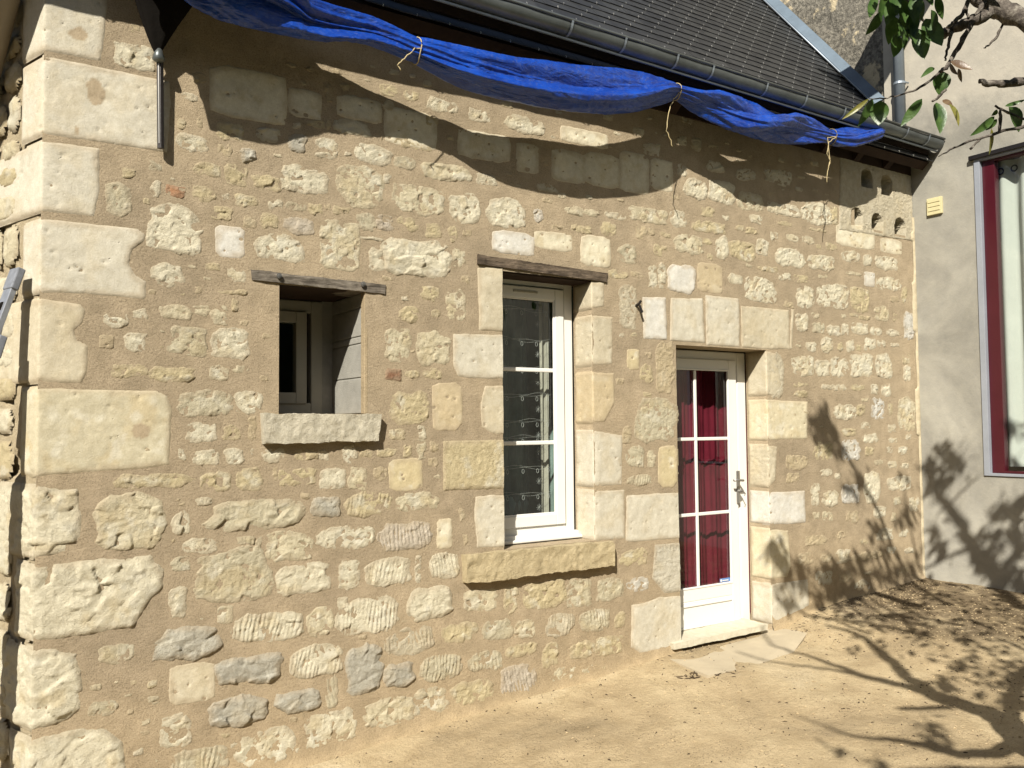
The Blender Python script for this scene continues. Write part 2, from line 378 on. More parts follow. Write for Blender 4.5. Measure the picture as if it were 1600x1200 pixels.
CODE = {'W': (.54, .505, .395), 'C': (.49, .445, .325), 'Y': (.435, .375, .24), 'T': (.40, .335, .225), 'G': (.36, .345, .295), 'B': (.33, .14, .07),
        'P': (.42, .375, .31), 'S': (.45, .425, .355), 'D': (.42, .38, .29), 'H': (.50, .49, .455), 'N': (.42, .385, .285), 'R': (.22, .12, .075)}
def facets(u, v, seed, dens, amp, slope):
    lo = (u.min(), v.min()); hi = (u.max(), v.max()); rr = np.random.RandomState(seed & 0xffff)
    n = int(np.clip((hi[0] - lo[0]) * (hi[1] - lo[1]) * dens, 5, 90))
    cu = rr.uniform(lo[0], hi[0], n); cv = rr.uniform(lo[1], hi[1], n); a = rr.uniform(-1, 1, n) * amp; su = rr.normal(0, slope, n); sv = rr.normal(0, slope, n)
    wu = u + fbm(u * 14, v * 14, seed + 1, 2) * .008; wv = v + fbm(u * 14, v * 14, seed + 2, 2) * .008
    D = (wu[:, None] - cu) ** 2 + ((wv[:, None] - cv) * 1.35) ** 2
    k = np.argsort(D, 1)[:, :2]; i0 = k[:, 0]; i1 = k[:, 1]; r = np.arange(len(u))
    d0 = np.sqrt(D[r, i0]); d1 = np.sqrt(D[r, i1]); t = np.clip((d1 - d0) / .006, 0, 1) * .5 + .5
    h0 = a[i0] + su[i0] * (wu - cu[i0]) + sv[i0] * (wv - cv[i0]); h1 = a[i1] + su[i1] * (wu - cu[i1]) + sv[i1] * (wv - cv[i1])
    return h0 * t + h1 * (1 - t)
def height(UV, d, tex, seed, proud, sc=1.):
    u, v = UV[:, 0], UV[:, 1]; e = sm(-.002, .008, d)
    if tex == 'r':
        h = proud + .0005 + facets(u, v, seed, 600, .0013, .085) + fbm(u * 9, v * 9, seed, 3) * .0022 + fbm(u * 80, v * 80, seed + 5, 3) * .0028
        ch_ = fbm(u * 26, v * 30, seed + 17, 4); h = h - sm(.44, .5, ch_) * .0045
    elif tex == 'k':   # big bold hard stones / rock-faced quoins
        h = proud + facets(u, v, seed, 300, .0018, .10) + fbm(u * 6, v * 8, seed, 4) * .0055 + fbm(u * 70, v * 70, seed + 5, 3) * .003 + sm(0, .04, d) * .003
    elif tex == 'g':
        wv = u + .45 * v * (((seed * 7) % 5) - 2) / 4 + fbm(u * 22, v * 7, seed, 3) * .016
        s_ = wv * 2 * pi / .023
        gr = np.abs(np.sin(s_ / 2)) ** .7; h = proud + (gr - .4) * .0085 * sm(.2, .75, vn(u * 15, v * 12, seed)) + fbm(u * 14, v * 14, seed + 2, 4) * .005 + facets(u, v, seed, 400, .001, .06) + fbm(u * 60, v * 60, seed + 5, 2) * .0016
    elif tex == 'd':   # diagonal tooling
        s_ = (u * .75 + v) * 2 * pi / .017 + fbm(u * 7, v * 7, seed, 2) * 2
        h = proud + np.abs(np.sin(s_ / 2)) * .002 + fbm(u * 12, v * 12, seed + 2, 3) * .002
    elif tex == 'p':   # pocked
        f = fbm(u * 26, v * 26, seed, 4); h = proud + f * .005 - sm(.25, .5, f) * .006 + fbm(u * 70, v * 70, seed, 2) * .002
    else:
        h = proud + fbm(u * 5, v * 5, seed, 3) * .0022 + fbm(u * 45, v * 45, seed + 4, 3) * .0007
        rr = random.Random(seed); lo = UV.min(0); hi = UV.max(0)
        for k in range(int(3 + 60 * (hi - lo).prod())):
            px, py, r0 = rr.uniform(lo[0], hi[0]), rr.uniform(lo[1], hi[1]), rr.uniform(.003, .008)
            h = h - .007 * np.exp(-(((u - px) / (r0 * rr.uniform(.7, 1.8))) ** 2 + ((v - py) / r0) ** 2))
    return -.0055 * (1 - e) + h * e * (.55 + .45 * sm(0, .03, d))
def stone_col(UV, d, code, seed, smear):
    base = np.array(CODE[code]); u, v = UV[:, 0], UV[:, 1]
    c = base * (1 + .07 * fbm(u * 6, v * 6, seed + 11, 3)[:, None])
    yl = sm(.0, .5, fbm(u * 9, v * 9, seed + 15, 4))[:, None] * (.5 if code in 'WCN' else .22)
    c = c * (1 - yl) + np.array([.41, .335, .20]) * yl
    wh = sm(.12, .5, fbm(u * 12, v * 12, seed + 35, 4))[:, None] * (.6 if code in 'WCYN' else .2); c = c * (1 - wh) + np.array([.52, .50, .42]) * wh
    m = np.clip(1.15 - (d + fbm(u * 14, v * 14, seed + 21, 3) * smear * .7) / smear, 0, 1)[:, None]
    m = m * m * (3 - 2 * m) * .92
    return c * (1 - m) + (MC * .6 + base * .4) * m
ALLST = []
def grid_stone(poly, tex, code, seed, proud, g, rag, smear, clip=None, holes=None):
    lo = poly.min(0) - .014; hi = poly.max(0) + .014
    us = np.arange(lo[0], hi[0] + g, g); vs = np.arange(lo[1], hi[1] + g, g)
    if clip:
        if 'x1' in clip: us = us[us < clip['x1'] - g * .3]; us = np.append(us, clip['x1'])
        if 'z0' in clip: vs = vs[vs > clip['z0'] + g * .3]; vs = np.insert(vs, 0, clip['z0'])
        if 'x0' in clip: us = us[us > clip['x0'] + g * .3]; us = np.insert(us, 0, clip['x0'])
    U, V = np.meshgrid(us, vs); P = np.stack([U.ravel(), V.ravel()], 1)
    W_ = P + np.stack([fbm(P[:, 0] * 22, P[:, 1] * 22, seed + 40, 4), fbm(P[:, 0] * 22, P[:, 1] * 22, seed + 60, 4)], 1) * rag
    d = sdf(W_, poly); h = height(P, d, tex, seed, proud)
    if holes: h = holes(P, h)
    k = d.reshape(U.shape) > -.009
    kc = k[:-1, :-1] & k[:-1, 1:] & k[1:, 1:] & k[1:, :-1]
    nx = len(us); ny = len(vs); idx = np.arange(nx * ny).reshape(ny, nx)
    Fc = np.stack([idx[:-1, :-1], idx[:-1, 1:], idx[1:, 1:], idx[1:, :-1]], -1)[kc]
    used = np.unique(Fc); rm = -np.ones(nx * ny, int); rm[used] = np.arange(len(used))
    return P[used], h[used], rm[Fc], stone_col(P[used], d[used], code, seed, smear)

def add_stone(quad, code, tex, seed):
    rr = random.Random(seed * 13 + 5); q = [PW(x, y)[[0, 2]] for x, y in quad]
    n = 18; pts = []; e = rr.choice([3.2, 4.5, 6]) if tex != 's' else 9
    ph = rr.uniform(0, 6); am = .05 if tex == 's' else .10
    ch = [rr.uniform(0, 2 * pi) for _ in range(2)]
    for k in range(n):
        a = 2 * pi * (k + rr.uniform(-.25, .25)) / n
        r = (abs(cos(a)) ** e + abs(sin(a)) ** e) ** (-1 / e)
        r *= 1.03 - am * rr.random() * (1.5 if tex != 's' else .6)
        if tex != 's':
            for c_ in ch:
                dd = abs((a - c_ + pi) % (2 * pi) - pi)
                if dd < .5: r *= .84 + .16 * dd / .5
        uu = (r * cos(a) + 1) / 2; vv = (1 - r * sin(a)) / 2
        pts.append((q[0] * (1 - uu) + q[1] * uu) * (1 - vv) + (q[3] * (1 - uu) + q[2] * uu) * vv)
    poly = np.array(pts); size = np.ptp(poly, 0); ar = size[0] * size[1]
    g = float(np.clip(sqrt(ar) / 22, .004, .0060))
    proud = {'r': .0012, 'k': .0032, 'g': .0006, 's': .0014, 'd': .0018, 'p': .002}[tex] + (.002 * rr.random())
    if code in 'G': proud += .005
    rag = .005 if tex == 's' else .012
    P, h, Fc, c = grid_stone(poly, tex, code, seed, proud, g, rag, .034 if tex != 's' else .040)
    if len(Fc) == 0: return
    y = mortar_y(P[:, 0], P[:, 1]) - h
    ALLST.append((ar, np.stack([P[:, 0], y, P[:, 1]], 1), Fc, c, 'hard_stone' if code == 'G' else ('rough_stone' if tex in 'rkgp' else 'dressed_stone')))

# measured outlines (pixels of the reference, laid onto the wall plane)
DATA = """175 65 240 110 W;203 35 222 52 Y;190 262 212 280 Y;165 285 206 338 N;235 282 252 307 W;257 288 292 311 B;300 290 338 316 Y;275 185 292 203 Y;307 182 318 202 T;278 208 325 240 W;338 190 385 222 Y;400 198 438 225 W;375 230 400 255 G;340 222 362 246 T;302 252 345 277 Y;350 255 388 290 Y;392 272 438 298 Y;278 143 310 160 W
335 108 440 188 Ws;453 140 500 185 Ws;505 130 520 160 T;530 150 592 190 Ws;557 85 566 107 T;605 172 678 230 Ws;596 155 615 174 W;720 205 792 252 Ws;592 130 622 152 Y;630 140 655 160 Y;668 152 715 178 W;663 180 685 200 Y;733 168 768 192 W;790 178 850 212 W;880 200 945 230 Ws;808 225 840 270 Ws;865 235 912 285 Ws;915 240 965 292 Ws;970 240 1012 300 Ws;1018 250 1050 297 Ws;1005 222 1032 245 W;840 285 872 302 W;1058 210 1075 228 W;1080 215 1097 237 W;1105 250 1132 272 W;1150 262 1180 284 W;1195 262 1235 290 W
1058 255 1075 276 W;1070 278 1105 313 W;1108 280 1148 320 W;1152 300 1190 331 C;450 210 478 240 G;492 215 527 250 W;555 225 612 262 W;615 243 648 266 N;522 185 580 215 W;612 215 655 233 Y;656 226 674 237 Y;478 185 508 202 Y;508 187 517 204 Y;593 207 598 224 T
440 255 510 305 W;525 258 598 325 C;598 272 612 288 W;660 252 733 286 C;615 288 692 337 C;702 300 748 350 W;745 270 775 292 W;762 308 820 357 W;832 326 848 348 H;418 310 442 330 W;445 315 478 332 N;482 318 505 336 Y;520 322 547 337 Y;405 333 435 360 Y;443 338 490 368 P;402 365 474 410 W;498 345 562 422 C;557 333 588 362 N;588 335 615 362 P;562 367 598 377 W;575 388 600 425 W;600 372 702 434 Wk
622 340 656 362 Y;665 348 690 374 Y;700 352 716 380 Y;722 357 736 370 T;707 388 728 420 C;773 362 831 398 Hs;838 362 890 392 Ws;656 446 686 472 Y;626 461 638 472 W;697 452 728 500 C;623 477 655 505 Y;673 483 687 498 Y;602 512 644 566 C;650 517 702 572 C;602 575 627 597 R;633 577 655 592 Y;660 575 690 592 Y
235 320 312 398 W;330 322 363 346 Y;368 303 402 325 Y;380 335 402 358 T;338 355 380 402 Hs;235 410 285 450 W;320 410 345 423 Y;352 416 385 443 W;340 452 384 462 Y;250 475 298 500 C;300 475 330 495 C;328 475 356 507 C;361 468 375 488 Y;162 483 200 513 W;195 520 230 550 W;155 523 178 545 Ts;265 510 322 557 N;330 512 390 560 W;375 497 390 510 T;175 568 228 592 Y;235 573 307 598 Y;327 570 358 597 C;362 570 388 585 C;222 308 236 320 Y;345 300 358 315 W
280 610 365 652 N;365 612 410 647 W;290 658 338 694 W;348 665 376 690 Y;387 650 402 688 T;277 700 291 720 W;302 702 342 727 W;351 700 382 726 W;391 700 403 712 W;180 740 297 765 Y;313 737 360 772 Y;370 730 410 770 Y;307 776 332 792 W;148 772 258 860 Ck;267 800 298 836 W;322 778 472 830 Nk;288 840 340 867 W;363 837 400 853 Ng;268 868 298 895 N;310 855 420 942 Nr
610 610 670 662 Y;678 602 720 668 Ts;653 665 667 686 W;650 685 666 720 N;608 670 633 688 Y;671 690 687 706 T;669 714 687 730 T;610 718 657 765 Ys;630 695 645 715 Y;562 702 583 717 Y;590 700 620 715 Y;534 696 558 725 W;410 700 446 724 W;458 703 495 720 Y;497 704 514 721 W;425 731 435 755 T;437 730 493 760 Y;500 730 540 767 W;545 727 573 768 C;583 730 605 752 T;488 775 531 810 G;542 768 610 809 Yg;620 768 684 800 C;716 792 727 816 T;497 820 582 862 W;593 815 676 860 Pg;683 812 706 856 Cs;723 833 732 852 T;419 827 486 876 C;432 878 515 930 W;530 875 563 922 W;572 870 642 915 Wg;648 867 660 912 W;672 863 716 905 Wg;400 838 412 880 N
263 916 293 966 W;340 947 364 975 Cs;238 978 341 1035 Gk;155 1003 210 1040 N;268 1037 332 1098 Ds;342 1022 437 1072 Gk;140 1092 183 1120 N;250 1115 304 1170 W;330 1085 413 1137 Gk;268 1165 353 1215 Ng;368 1135 463 1200 W;365 955 470 1008 Wg
525 932 543 955 W;480 947 520 997 C;526 930 620 994 Wg;640 915 706 972 Wk;725 920 777 960 C;788 915 810 958 Y;692 972 747 1005 Y;755 966 802 1003 N;601 978 678 1025 Dg;453 1007 533 1060 Wg;541 1010 595 1088 Gk;600 1035 645 1077 Gk;657 1020 722 1065 Ng;733 1015 782 1050 Ng;790 1003 840 1030 Y;432 1075 500 1117 Gk;509 1055 529 1107 Ng;478 1107 559 1170 W;567 1088 644 1140 C;646 1073 701 1121 C;705 1060 767 1106 Y;780 1036 838 1090 Pg
820 905 885 952 Y;886 903 925 950 N;933 903 973 940 N;980 900 1012 925 H;805 967 837 998 C;852 957 895 996 Dg;906 952 952 988 Ng;959 955 978 982 Y;847 1003 872 1045 Y;889 1000 928 1030 Y;932 992 973 1025 Y;863 1040 900 1075 C;910 1035 948 1062 N;960 1030 1000 1055 N
972 667 987 693 T;978 697 1007 731 Ng;1010 703 1026 731 C;980 742 1020 760 Ng;970 857 1010 885 Y;883 322 935 340 C;945 330 978 345 W;985 322 1040 350 C;1047 328 1073 358 W;1095 322 1116 340 Y;1083 345 1133 366 Y;892 350 924 366 Y;938 347 963 370 Y;993 352 1012 377 T;1010 355 1025 368 T;1032 362 1050 372 Y;1055 365 1100 398 C;910 370 952 416 Ws;965 380 995 413 N;1020 380 1043 402 Y;1118 368 1138 405 W;1138 375 1178 408 Y;1180 372 1200 400 W;1013 415 1028 450 W;1028 412 1042 452 W;1045 413 1087 458 Hd;1092 413 1127 456 Ts;1138 427 1160 445 W;1165 433 1212 472 W;1183 415 1215 427 Y;952 420 980 436 Y;985 423 1005 435 T;967 447 994 514 Dp;980 547 998 577 Ys;1007 550 1018 562 T;1000 570 1020 600 Y;966 520 975 530 W;985 520 995 528 Y;1128 335 1140 345 W;1170 335 1192 350 W;1165 355 1185 368 Y;1025 537 1054 612 Tp;1030 700 1057 758 Ys;995 625 1056 690 Np
1200 315 1250 340 W;1252 315 1298 353 W;1297 322 1309 352 Y;1310 352 1362 388 Ws;1377 373 1407 397 Ws;1203 363 1216 378 W;1228 365 1248 378 W;1253 368 1272 382 W;1275 382 1285 392 Y;1288 378 1308 392 Y;1212 387 1258 420 W;1263 397 1303 424 W;1315 390 1343 412 W;1348 397 1362 417 W;1368 400 1402 424 W;1350 425 1366 448 Hs;1370 432 1406 456 W;1322 422 1345 432 C;1215 425 1237 440 W;1240 428 1262 443 Y;1245 447 1272 482 W;1276 443 1325 482 W;1328 447 1357 488 Y;1365 477 1388 502 C;1390 463 1405 473 T;1408 447 1418 475 Y;1395 490 1402 503 Y;1412 487 1429 530 H;1242 490 1262 518 W;1268 503 1288 520 N;1292 507 1313 525 W;1314 505 1326 525 W;1330 503 1356 523 W;1360 510 1378 525 W;1385 513 1405 527 W;1327 489 1340 496 Y;1342 492 1360 501 Y;1313 489 1323 498 C;1267 488 1280 499 C;1243 533 1252 543 C;1260 533 1275 550 W;1282 527 1302 552 W;1308 535 1318 548 Y;1322 530 1335 550 W;1350 528 1368 548 W;1370 530 1383 543 W;1390 535 1405 543 W;1337 538 1345 550 Y;1237 557 1270 587 W;1272 562 1296 588 W;1298 557 1326 590 W;1329 552 1363 590 W;1368 553 1394 592 W;1410 550 1422 570 Y;1240 597 1262 605 Y;1412 572 1424 596 W
1204 552 1225 622 Dp;1240 610 1262 622 Y;1228 710 1262 735 T;1228 738 1248 755 T;1283 600 1300 610 W;1300 600 1322 611 W;1328 600 1350 611 Y;1360 600 1372 617 W;1377 600 1392 620 W;1303 632 1337 658 W;1338 632 1352 650 Y;1362 623 1382 655 H;1387 630 1395 650 Y;1404 622 1431 672 C;1387 663 1400 677 W;1315 668 1337 682 Y;1348 677 1372 693 W;1388 683 1402 692 W;1415 678 1424 688 W;1315 687 1343 720 H;1270 690 1300 720 Y;1385 697 1395 708 W;1403 697 1417 710 W;1352 697 1365 712 Y;1388 720 1402 733 W;1408 722 1420 733 W;1282 732 1300 745 W;1304 738 1314 750 W;1387 743 1422 768 W;1267 757 1282 790 W;1285 765 1310 792 W;1315 755 1342 788 Hg;1350 735 1375 785 Wg;1395 775 1408 790 C;1420 775 1437 800 W;1365 790 1385 810 W;1322 798 1342 818 T;1285 798 1302 815 C;1270 800 1280 812 C;1392 800 1400 815 C;1258 835 1290 855 T;1308 830 1320 842 T;1370 825 1395 845 W;1403 827 1420 840 W;1305 858 1328 880 W;1330 860 1378 878 Tg;1282 865 1300 880 T;1385 852 1400 866 W;1413 855 1428 866 W;1245 862 1270 885 T;1275 890 1300 915 W;1310 890 1333 912 T;1335 905 1358 935 W;1370 905 1395 928 Y;1290 930 1310 950 W;1400 885 1420 905 T
1130 300 1145 312 T;1345 620 1357 628 C;1228 640 1262 652 T;960 590 975 602 T;1004 612 1018 622 Y;640 640 652 648 T;1190 415 1200 425 C;470 770 484 782 T;560 290 572 300 T;870 300 885 312 C;1215 345 1240 355 Y;1265 355 1290 364 Y;1150 350 1162 362 Y;1098 372 1112 384 Y;862 352 880 362 T;1030 425 1040 435 C;720 430 735 445 T;595 430 612 440 T;230 450 245 462 T;215 700 235 712 T;900 880 915 892 T;960 905 975 918 T;620 1010 632 1020 T;560 990 575 1000 T;450 1120 465 1130 T;215 1140 235 1150 T;200 1060 215 1072 T;1105 395 1115 408 Y;1225 470 1240 482 T;410 520 425 532 T;405 585 420 596 T;640 545 650 552 T;505 318 518 328 T;286 350 298 360 T"""
seed = 100
for row in DATA.replace('\n', ';').split(';'):
    a = row.split()
    if len(a) < 5: continue
    x0, y0, x1, y1 = map(float, a[:4]); code = a[4][0]; tex = a[4][1] if len(a[4]) > 1 else 'r'; seed += 1
    rr = random.Random(seed); s = (x0 + x1) / 2; slope = np.interp(s, [0, 800], [.0, .0])
    # courses lean with the perspective: shear the box so that its long sides follow the course
    yc = (y0 + y1) / 2; slp = (648 - yc) / (2853 - s); dx = (x1 - x0) / 2 * 1.17; x0 = s - dx; x1 = s + dx; sh = slp * dx * .9
    hh = (y1 - y0) / 2 * 1.16 - abs(sh) * .5; hh = max(hh, (y1 - y0) * .38)
    add_stone([(x0, yc - hh - sh), (x1, yc - hh + sh), (x1, yc + hh + sh), (x0, yc + hh - sh)], code, tex, seed)
OCC = [tuple(map(float, r.split()[:4])) for r in DATA.replace('\n', ';').split(';') if len(r.split()) > 4]
OCC += [(40, -20, 275, 245), (40, 210, 165, 345), (40, 335, 235, 475), (40, 460, 142, 605), (40, 600, 275, 748), (40, 750, 135, 875), (40, 865, 262, 1005), (40, 1005, 135, 1150), (40, 1130, 200, 1220), (388, 412, 608, 708), (700, 395, 985, 918), (975, 455, 1272, 1030), (1305, 230, 1440, 385)]
frr = random.Random(404); nf_ = 0
for _ in range(6000):
    x = frr.uniform(140, 1425); y = frr.uniform(100, 1190); wv = frr.uniform(9, 26) * np.interp(x, [200, 1400], [1.15, .7]); hv = wv * frr.uniform(.45, .85)
    p_ = PW(x, y + hv)
    if p_[2] < gz(p_[0]) + .03 or p_[2] > 3.75: continue
    bx_ = (x - wv / 2, y - hv / 2, x + wv / 2, y + hv / 2); mg = 3.5
    if any(bx_[0] < o[2] + mg and bx_[2] > o[0] - mg and bx_[1] < o[3] + mg and bx_[3] > o[1] - mg for o in OCC): continue
    OCC.append((bx_[0] - 3, bx_[1] - 3, bx_[2] + 3, bx_[3] + 3)); nf_ += 1
    slp = (648 - y) / (2853 - x); sh = slp * wv / 2
    add_stone([(bx_[0], bx_[1] - sh), (bx_[2], bx_[1] + sh), (bx_[2], bx_[3] + sh), (bx_[0], bx_[3] - sh)], frr.choice('CCTTYNW'), 'r', 5000 + nf_)
    if nf_ > 330: break
ALLST.sort(key=lambda t: -t[0])
for ar, V, Fc, c, m in ALLST[:290]: mesh_obj('stone', V, Fc, m, house, cols=c, smooth=True)
V = []; FF = []; CC = []; b = 0
for ar, v, f, c, m in ALLST[290:]: V.append(v); FF.append(f + b); CC.append(c); b += len(v)
if V: mesh_obj('small_stones', np.concatenate(V), np.concatenate(FF), 'rough_stone', house, cols=np.concatenate(CC), smooth=True, kind='stuff')

# dressed blocks with free outlines -------------------------------------------------
def block(pts, code, tex, seed, proud=.003, clip=None, name='dressed_stone', smear=.03, holes=None, g=.0075, rag=.005):
    poly = np.array([PW(x, y)[[0, 2]] for x, y in pts])
    P, h, Fc, c = grid_stone(poly, tex, code, seed, proud, g, rag, smear, clip, holes)
    y = mortar_y(P[:, 0], P[:, 1]) - h - .0015
    return mesh_obj(name, np.stack([P[:, 0], y, P[:, 1]], 1), Fc, 'dressed_stone' if tex in 'sd' else 'rough_stone', house, cols=c, smooth=True)
WL = dict(x1=-1.475); DL = dict(x1=-.035)
block([(745, 417), (800, 417), (800, 519), (748, 517)], 'D', 'd', 1, clip=WL)
block([(707, 520), (800, 523), (800, 593), (730, 592), (715, 588), (707, 570)], 'S', 's', 2, clip=WL)
block([(757, 602), (800, 602), (800, 678), (772, 680), (752, 668), (750, 630)], 'D', 's', 3, clip=WL)
block([(692, 688), (800, 686), (800, 764), (692, 767)], 'Y', 'p', 4, clip=WL, proud=.006)
block([(742, 775), (770, 772), (800, 774), (800, 856), (745, 856), (740, 800)], 'S', 's', 5, clip=WL)
block([(1003, 463), (1041, 464), (1043, 532), (1005, 530)], 'H', 'd', 6)
block([(1047, 465), (1098, 466), (1102, 537), (1046, 533)], 'S', 'd', 7, clip=dict(z0=2.083))
block([(1101, 460), (1155, 466), (1156, 543), (1103, 540)], 'S', 's', 8, clip=dict(z0=2.083))
block([(1157, 477), (1232, 484), (1235, 547), (1190, 546), (1158, 543)], 'D', 's', 9, clip=dict(z0=2.083))
block([(986, 945), (1010, 940), (1030, 932), (1080, 929), (1080, 1012), (1000, 1022), (985, 1012)], 'S', 's', 10, clip=DL)
block([(1022, 850), (1080, 846), (1080, 923), (1038, 928), (1018, 905)], 'S', 'p', 11, clip=DL)
block([(978, 773), (1080, 768), (1080, 840), (985, 848), (977, 845)], 'S', 's', 12, clip=DL)
block([(1236, 482), (1233, 546), (1238, 546), (1241, 483)], 'D', 's', 13)
# block with pigeon holes
HOLES = [(1353, 264, 293), (1384, 274, 305), (1337, 325, 357), (1369, 334, 363), (1405, 341, 370)]
HL = []
for hx, ht, hb_ in HOLES:
    a_ = PW(hx, ht); b_ = PW(hx, hb_); wd_ = PW(hx + 8.5, ht)[0] - PW(hx - 8.5, ht)[0]; HL.append((a_[0], b_[2], wd_, a_[2] - b_[2]))
def pig(P, h):
    for (x, z, wd, hg) in HL:
        dz = P[:, 1] - z; top = hg - wd * .5
        dd = np.where(dz > top, np.hypot(P[:, 0] - x, dz - top), np.abs(P[:, 0] - x)); dd = np.maximum(dd - wd * .5, -dz)
        h = np.where(dd < 0, -.34, h)
    return h
block([(1312, 235), (1432, 262), (1432, 378), (1310, 360)], 'D', 'p', 14, holes=pig, name='pigeon_hole_block', g=.006, smear=.012, clip=dict(x1=2.87), proud=.006)

# corner blocks (front face plus return face in one piece) ---------------------------
PATCH = [(122, 54, .035, .028), (150, 145, .042, .055), (218, 673, .035, .032), (187, 76, .012, .012), (120, 205, .01, .02)]
def corner_block(x0, d2, n2, front, side_len, code, tex, seed, proud=.004, name='quoin', zr=None, g=.0085, lit=.0):
    fp = [PW(x, y)[[0, 2]] - np.array([x0, 0]) for x, y in front]      # starts and ends on the corner
    zt = fp[0][1]; zb = fp[-1][1]
    poly = np.array([(0, zt)] + [p for p in fp[1:-1]] + [(0, zb), (-side_len, zb + .004), (-side_len, zt - .004)])
    lo = poly.min(0) - .012; hi = poly.max(0) + .012
    nf = int(hi[0] / g) + 1; ns = int(-lo[0] / g) + 1
    us = np.concatenate([np.linspace(lo[0], 0, ns + 1)[:-1], np.linspace(0, hi[0], nf + 1)]); vs = np.arange(lo[1], hi[1] + g, g)
    U, V = np.meshgrid(us, vs); P = np.stack([U.ravel(), V.ravel()], 1)
    rag = .004 if tex in 'sdp' else .012
    W_ = P + np.stack([fbm(P[:, 0] * 12, P[:, 1] * 12, seed + 40, 3), fbm(P[:, 0] * 12, P[:, 1] * 12, seed + 60, 3)], 1) * rag
    d = sdf(W_, poly); h = height(P, d, tex, seed, proud)
    h = h - np.exp(-np.abs(P[:, 0]) / .009) * (.002 + .006 * np.clip(fbm(P[:, 1] * 22, P[:, 0] * 5, seed + 3, 4), 0, 1)) * (1.1 if tex == 'k' else 1)
    k = d.reshape(U.shape) > -.009; kc = k[:-1, :-1] & k[:-1, 1:] & k[1:, 1:] & k[1:, :-1]
    nx = len(us); ny = len(vs); idx = np.arange(nx * ny).reshape(ny, nx)
    Fc = np.stack([idx[:-1, :-1], idx[:-1, 1:], idx[1:, 1:], idx[1:, :-1]], -1)[kc]
    used = np.unique(Fc); rm = -np.ones(nx * ny, int); rm[used] = np.arange(len(used)); P = P[used]; h = h[used]; dd = d[used]
    n1 = np.array([0, -1., 0]); mit = (n1 + n2) / (1 + n1 @ n2); pos = np.zeros((len(P), 3))
    f = P[:, 0] > 1e-6; sd = P[:, 0] < -1e-6; c0 = ~f & ~sd
    pos[:, 0] = x0; pos[:, 2] = P[:, 1]
    my = -mortar_y(x0 + P[f, 0], P[f, 1]) * sm(.0, .05, P[f, 0]) + .0012
    pos[f] += P[f, 0][:, None] * np.array([1., 0, 0]) + (h[f] + my)[:, None] * n1
    pos[sd] += -P[sd, 0][:, None] * d2 + h[sd][:, None] * n2
    pos[c0] += h[c0][:, None] * mit
    pos[c0] += .0012 * mit
    cc = stone_col(P, dd, code, seed, .034)
    for (px, py, ra_, rb_) in PATCH:
        q = PW(px, py); e_ = np.hypot((P[:, 0] + x0 - q[0]) / ra_, (P[:, 1] - q[2]) / rb_) + fbm(P[:, 0] * 30, P[:, 1] * 30, 7, 3) * .5
        m_ = sm(1.15, .9, e_)[:, None]; cc = cc * (1 - m_) + MC * m_; h_ = sm(1.05, .95, e_)
    return mesh_obj(name, pos, rm[Fc], 'dressed_stone' if tex in 'sdp' else 'rough_stone', house, cols=cc, smooth=True)
Q = [([(70, -60), (172, -40), (166, 48), (158, 97), (68, 80)], .225, 'S', 's'),
     ([(68, 86), (150, 102), (266, 127), (268, 160), (262, 239), (150, 222), (65, 211)], .215, 'S', 's'),
     ([(65, 219), (157, 232), (157, 300), (148, 339), (62, 331)], .60, 'S', 's'),
     ([(62, 341), (150, 350), (215, 356), (228, 366), (226, 378), (207, 390), (202, 412), (212, 430), (229, 440), (227, 469), (135, 460), (60, 458)], .18, 'S', 's'),
     ([(60, 465), (125, 474), (134, 484), (131, 503), (117, 516), (120, 531), (138, 540), (138, 580), (128, 600), (60, 597)], .62, 'D', 's'),
     ([(60, 605), (245, 610), (262, 618), (270, 640), (265, 728), (232, 732), (150, 738), (60, 745)], .165, 'N', 's'),
     ([(60, 757), (122, 766), (130, 800), (128, 845), (112, 862), (60, 872)], .55, 'W', 'k'),
     ([(60, 882), (170, 872), (235, 868), (256, 890), (256, 915), (225, 950), (205, 982), (140, 994), (60, 1001)], .19, 'W', 'k'),
     ([(60, 1010), (122, 1020), (130, 1060), (126, 1108), (105, 1125), (60, 1142)], .55, 'W', 'k'),
     ([(60, 1152), (110, 1140), (160, 1135), (195, 1160), (197, 1225), (60, 1232)], .22, 'W', 'k')]
for i, (fr, sl_, cd, tx) in enumerate(Q): corner_block(X0, RD, RN, fr, sl_, cd, tx, 300 + i * 11, .004 if tx == 's' else .005)
# right-hand jamb of the window and of the door
D2 = np.array([0, 1., 0]); N2 = np.array([-1., 0, 0])
WJ = [([(923, 440), (945, 440), (944, 480), (925, 483)], 'D', 's'), ([(925, 492), (958, 494), (957, 570), (927, 572)], 'D', 's'),
      ([(927, 580), (960, 583), (961, 630), (945, 660), (929, 662)], 'T', 's'), ([(929, 671), (960, 678), (973, 680), (972, 758), (931, 761)], 'S', 's'),
      ([(930, 766), (976, 764), (977, 842), (933, 846)], 'S', 's')]
for i, (fr, cd, tx) in enumerate(WJ): corner_block(-.780, D2, N2, fr, .188, cd, tx, 500 + i * 7, .003, name='jamb_stone')
DJ = [([(1197, 548), (1212, 552), (1222, 600), (1215, 618), (1199, 618)], 'D', 's'), ([(1199, 624), (1262, 627), (1262, 686), (1200, 688)], 'C', 's'),
      ([(1201, 694), (1215, 698), (1212, 750), (1202, 762)], 'D', 'p'), ([(1202, 768), (1258, 766), (1260, 818), (1204, 820)], 'H', 's'),
      ([(1204, 826), (1232, 828), (1236, 885), (1230, 903), (1206, 906)], 'C', 's'), ([(1206, 912), (1262, 904), (1266, 952), (1250, 968), (1209, 975)], 'S', 's')]
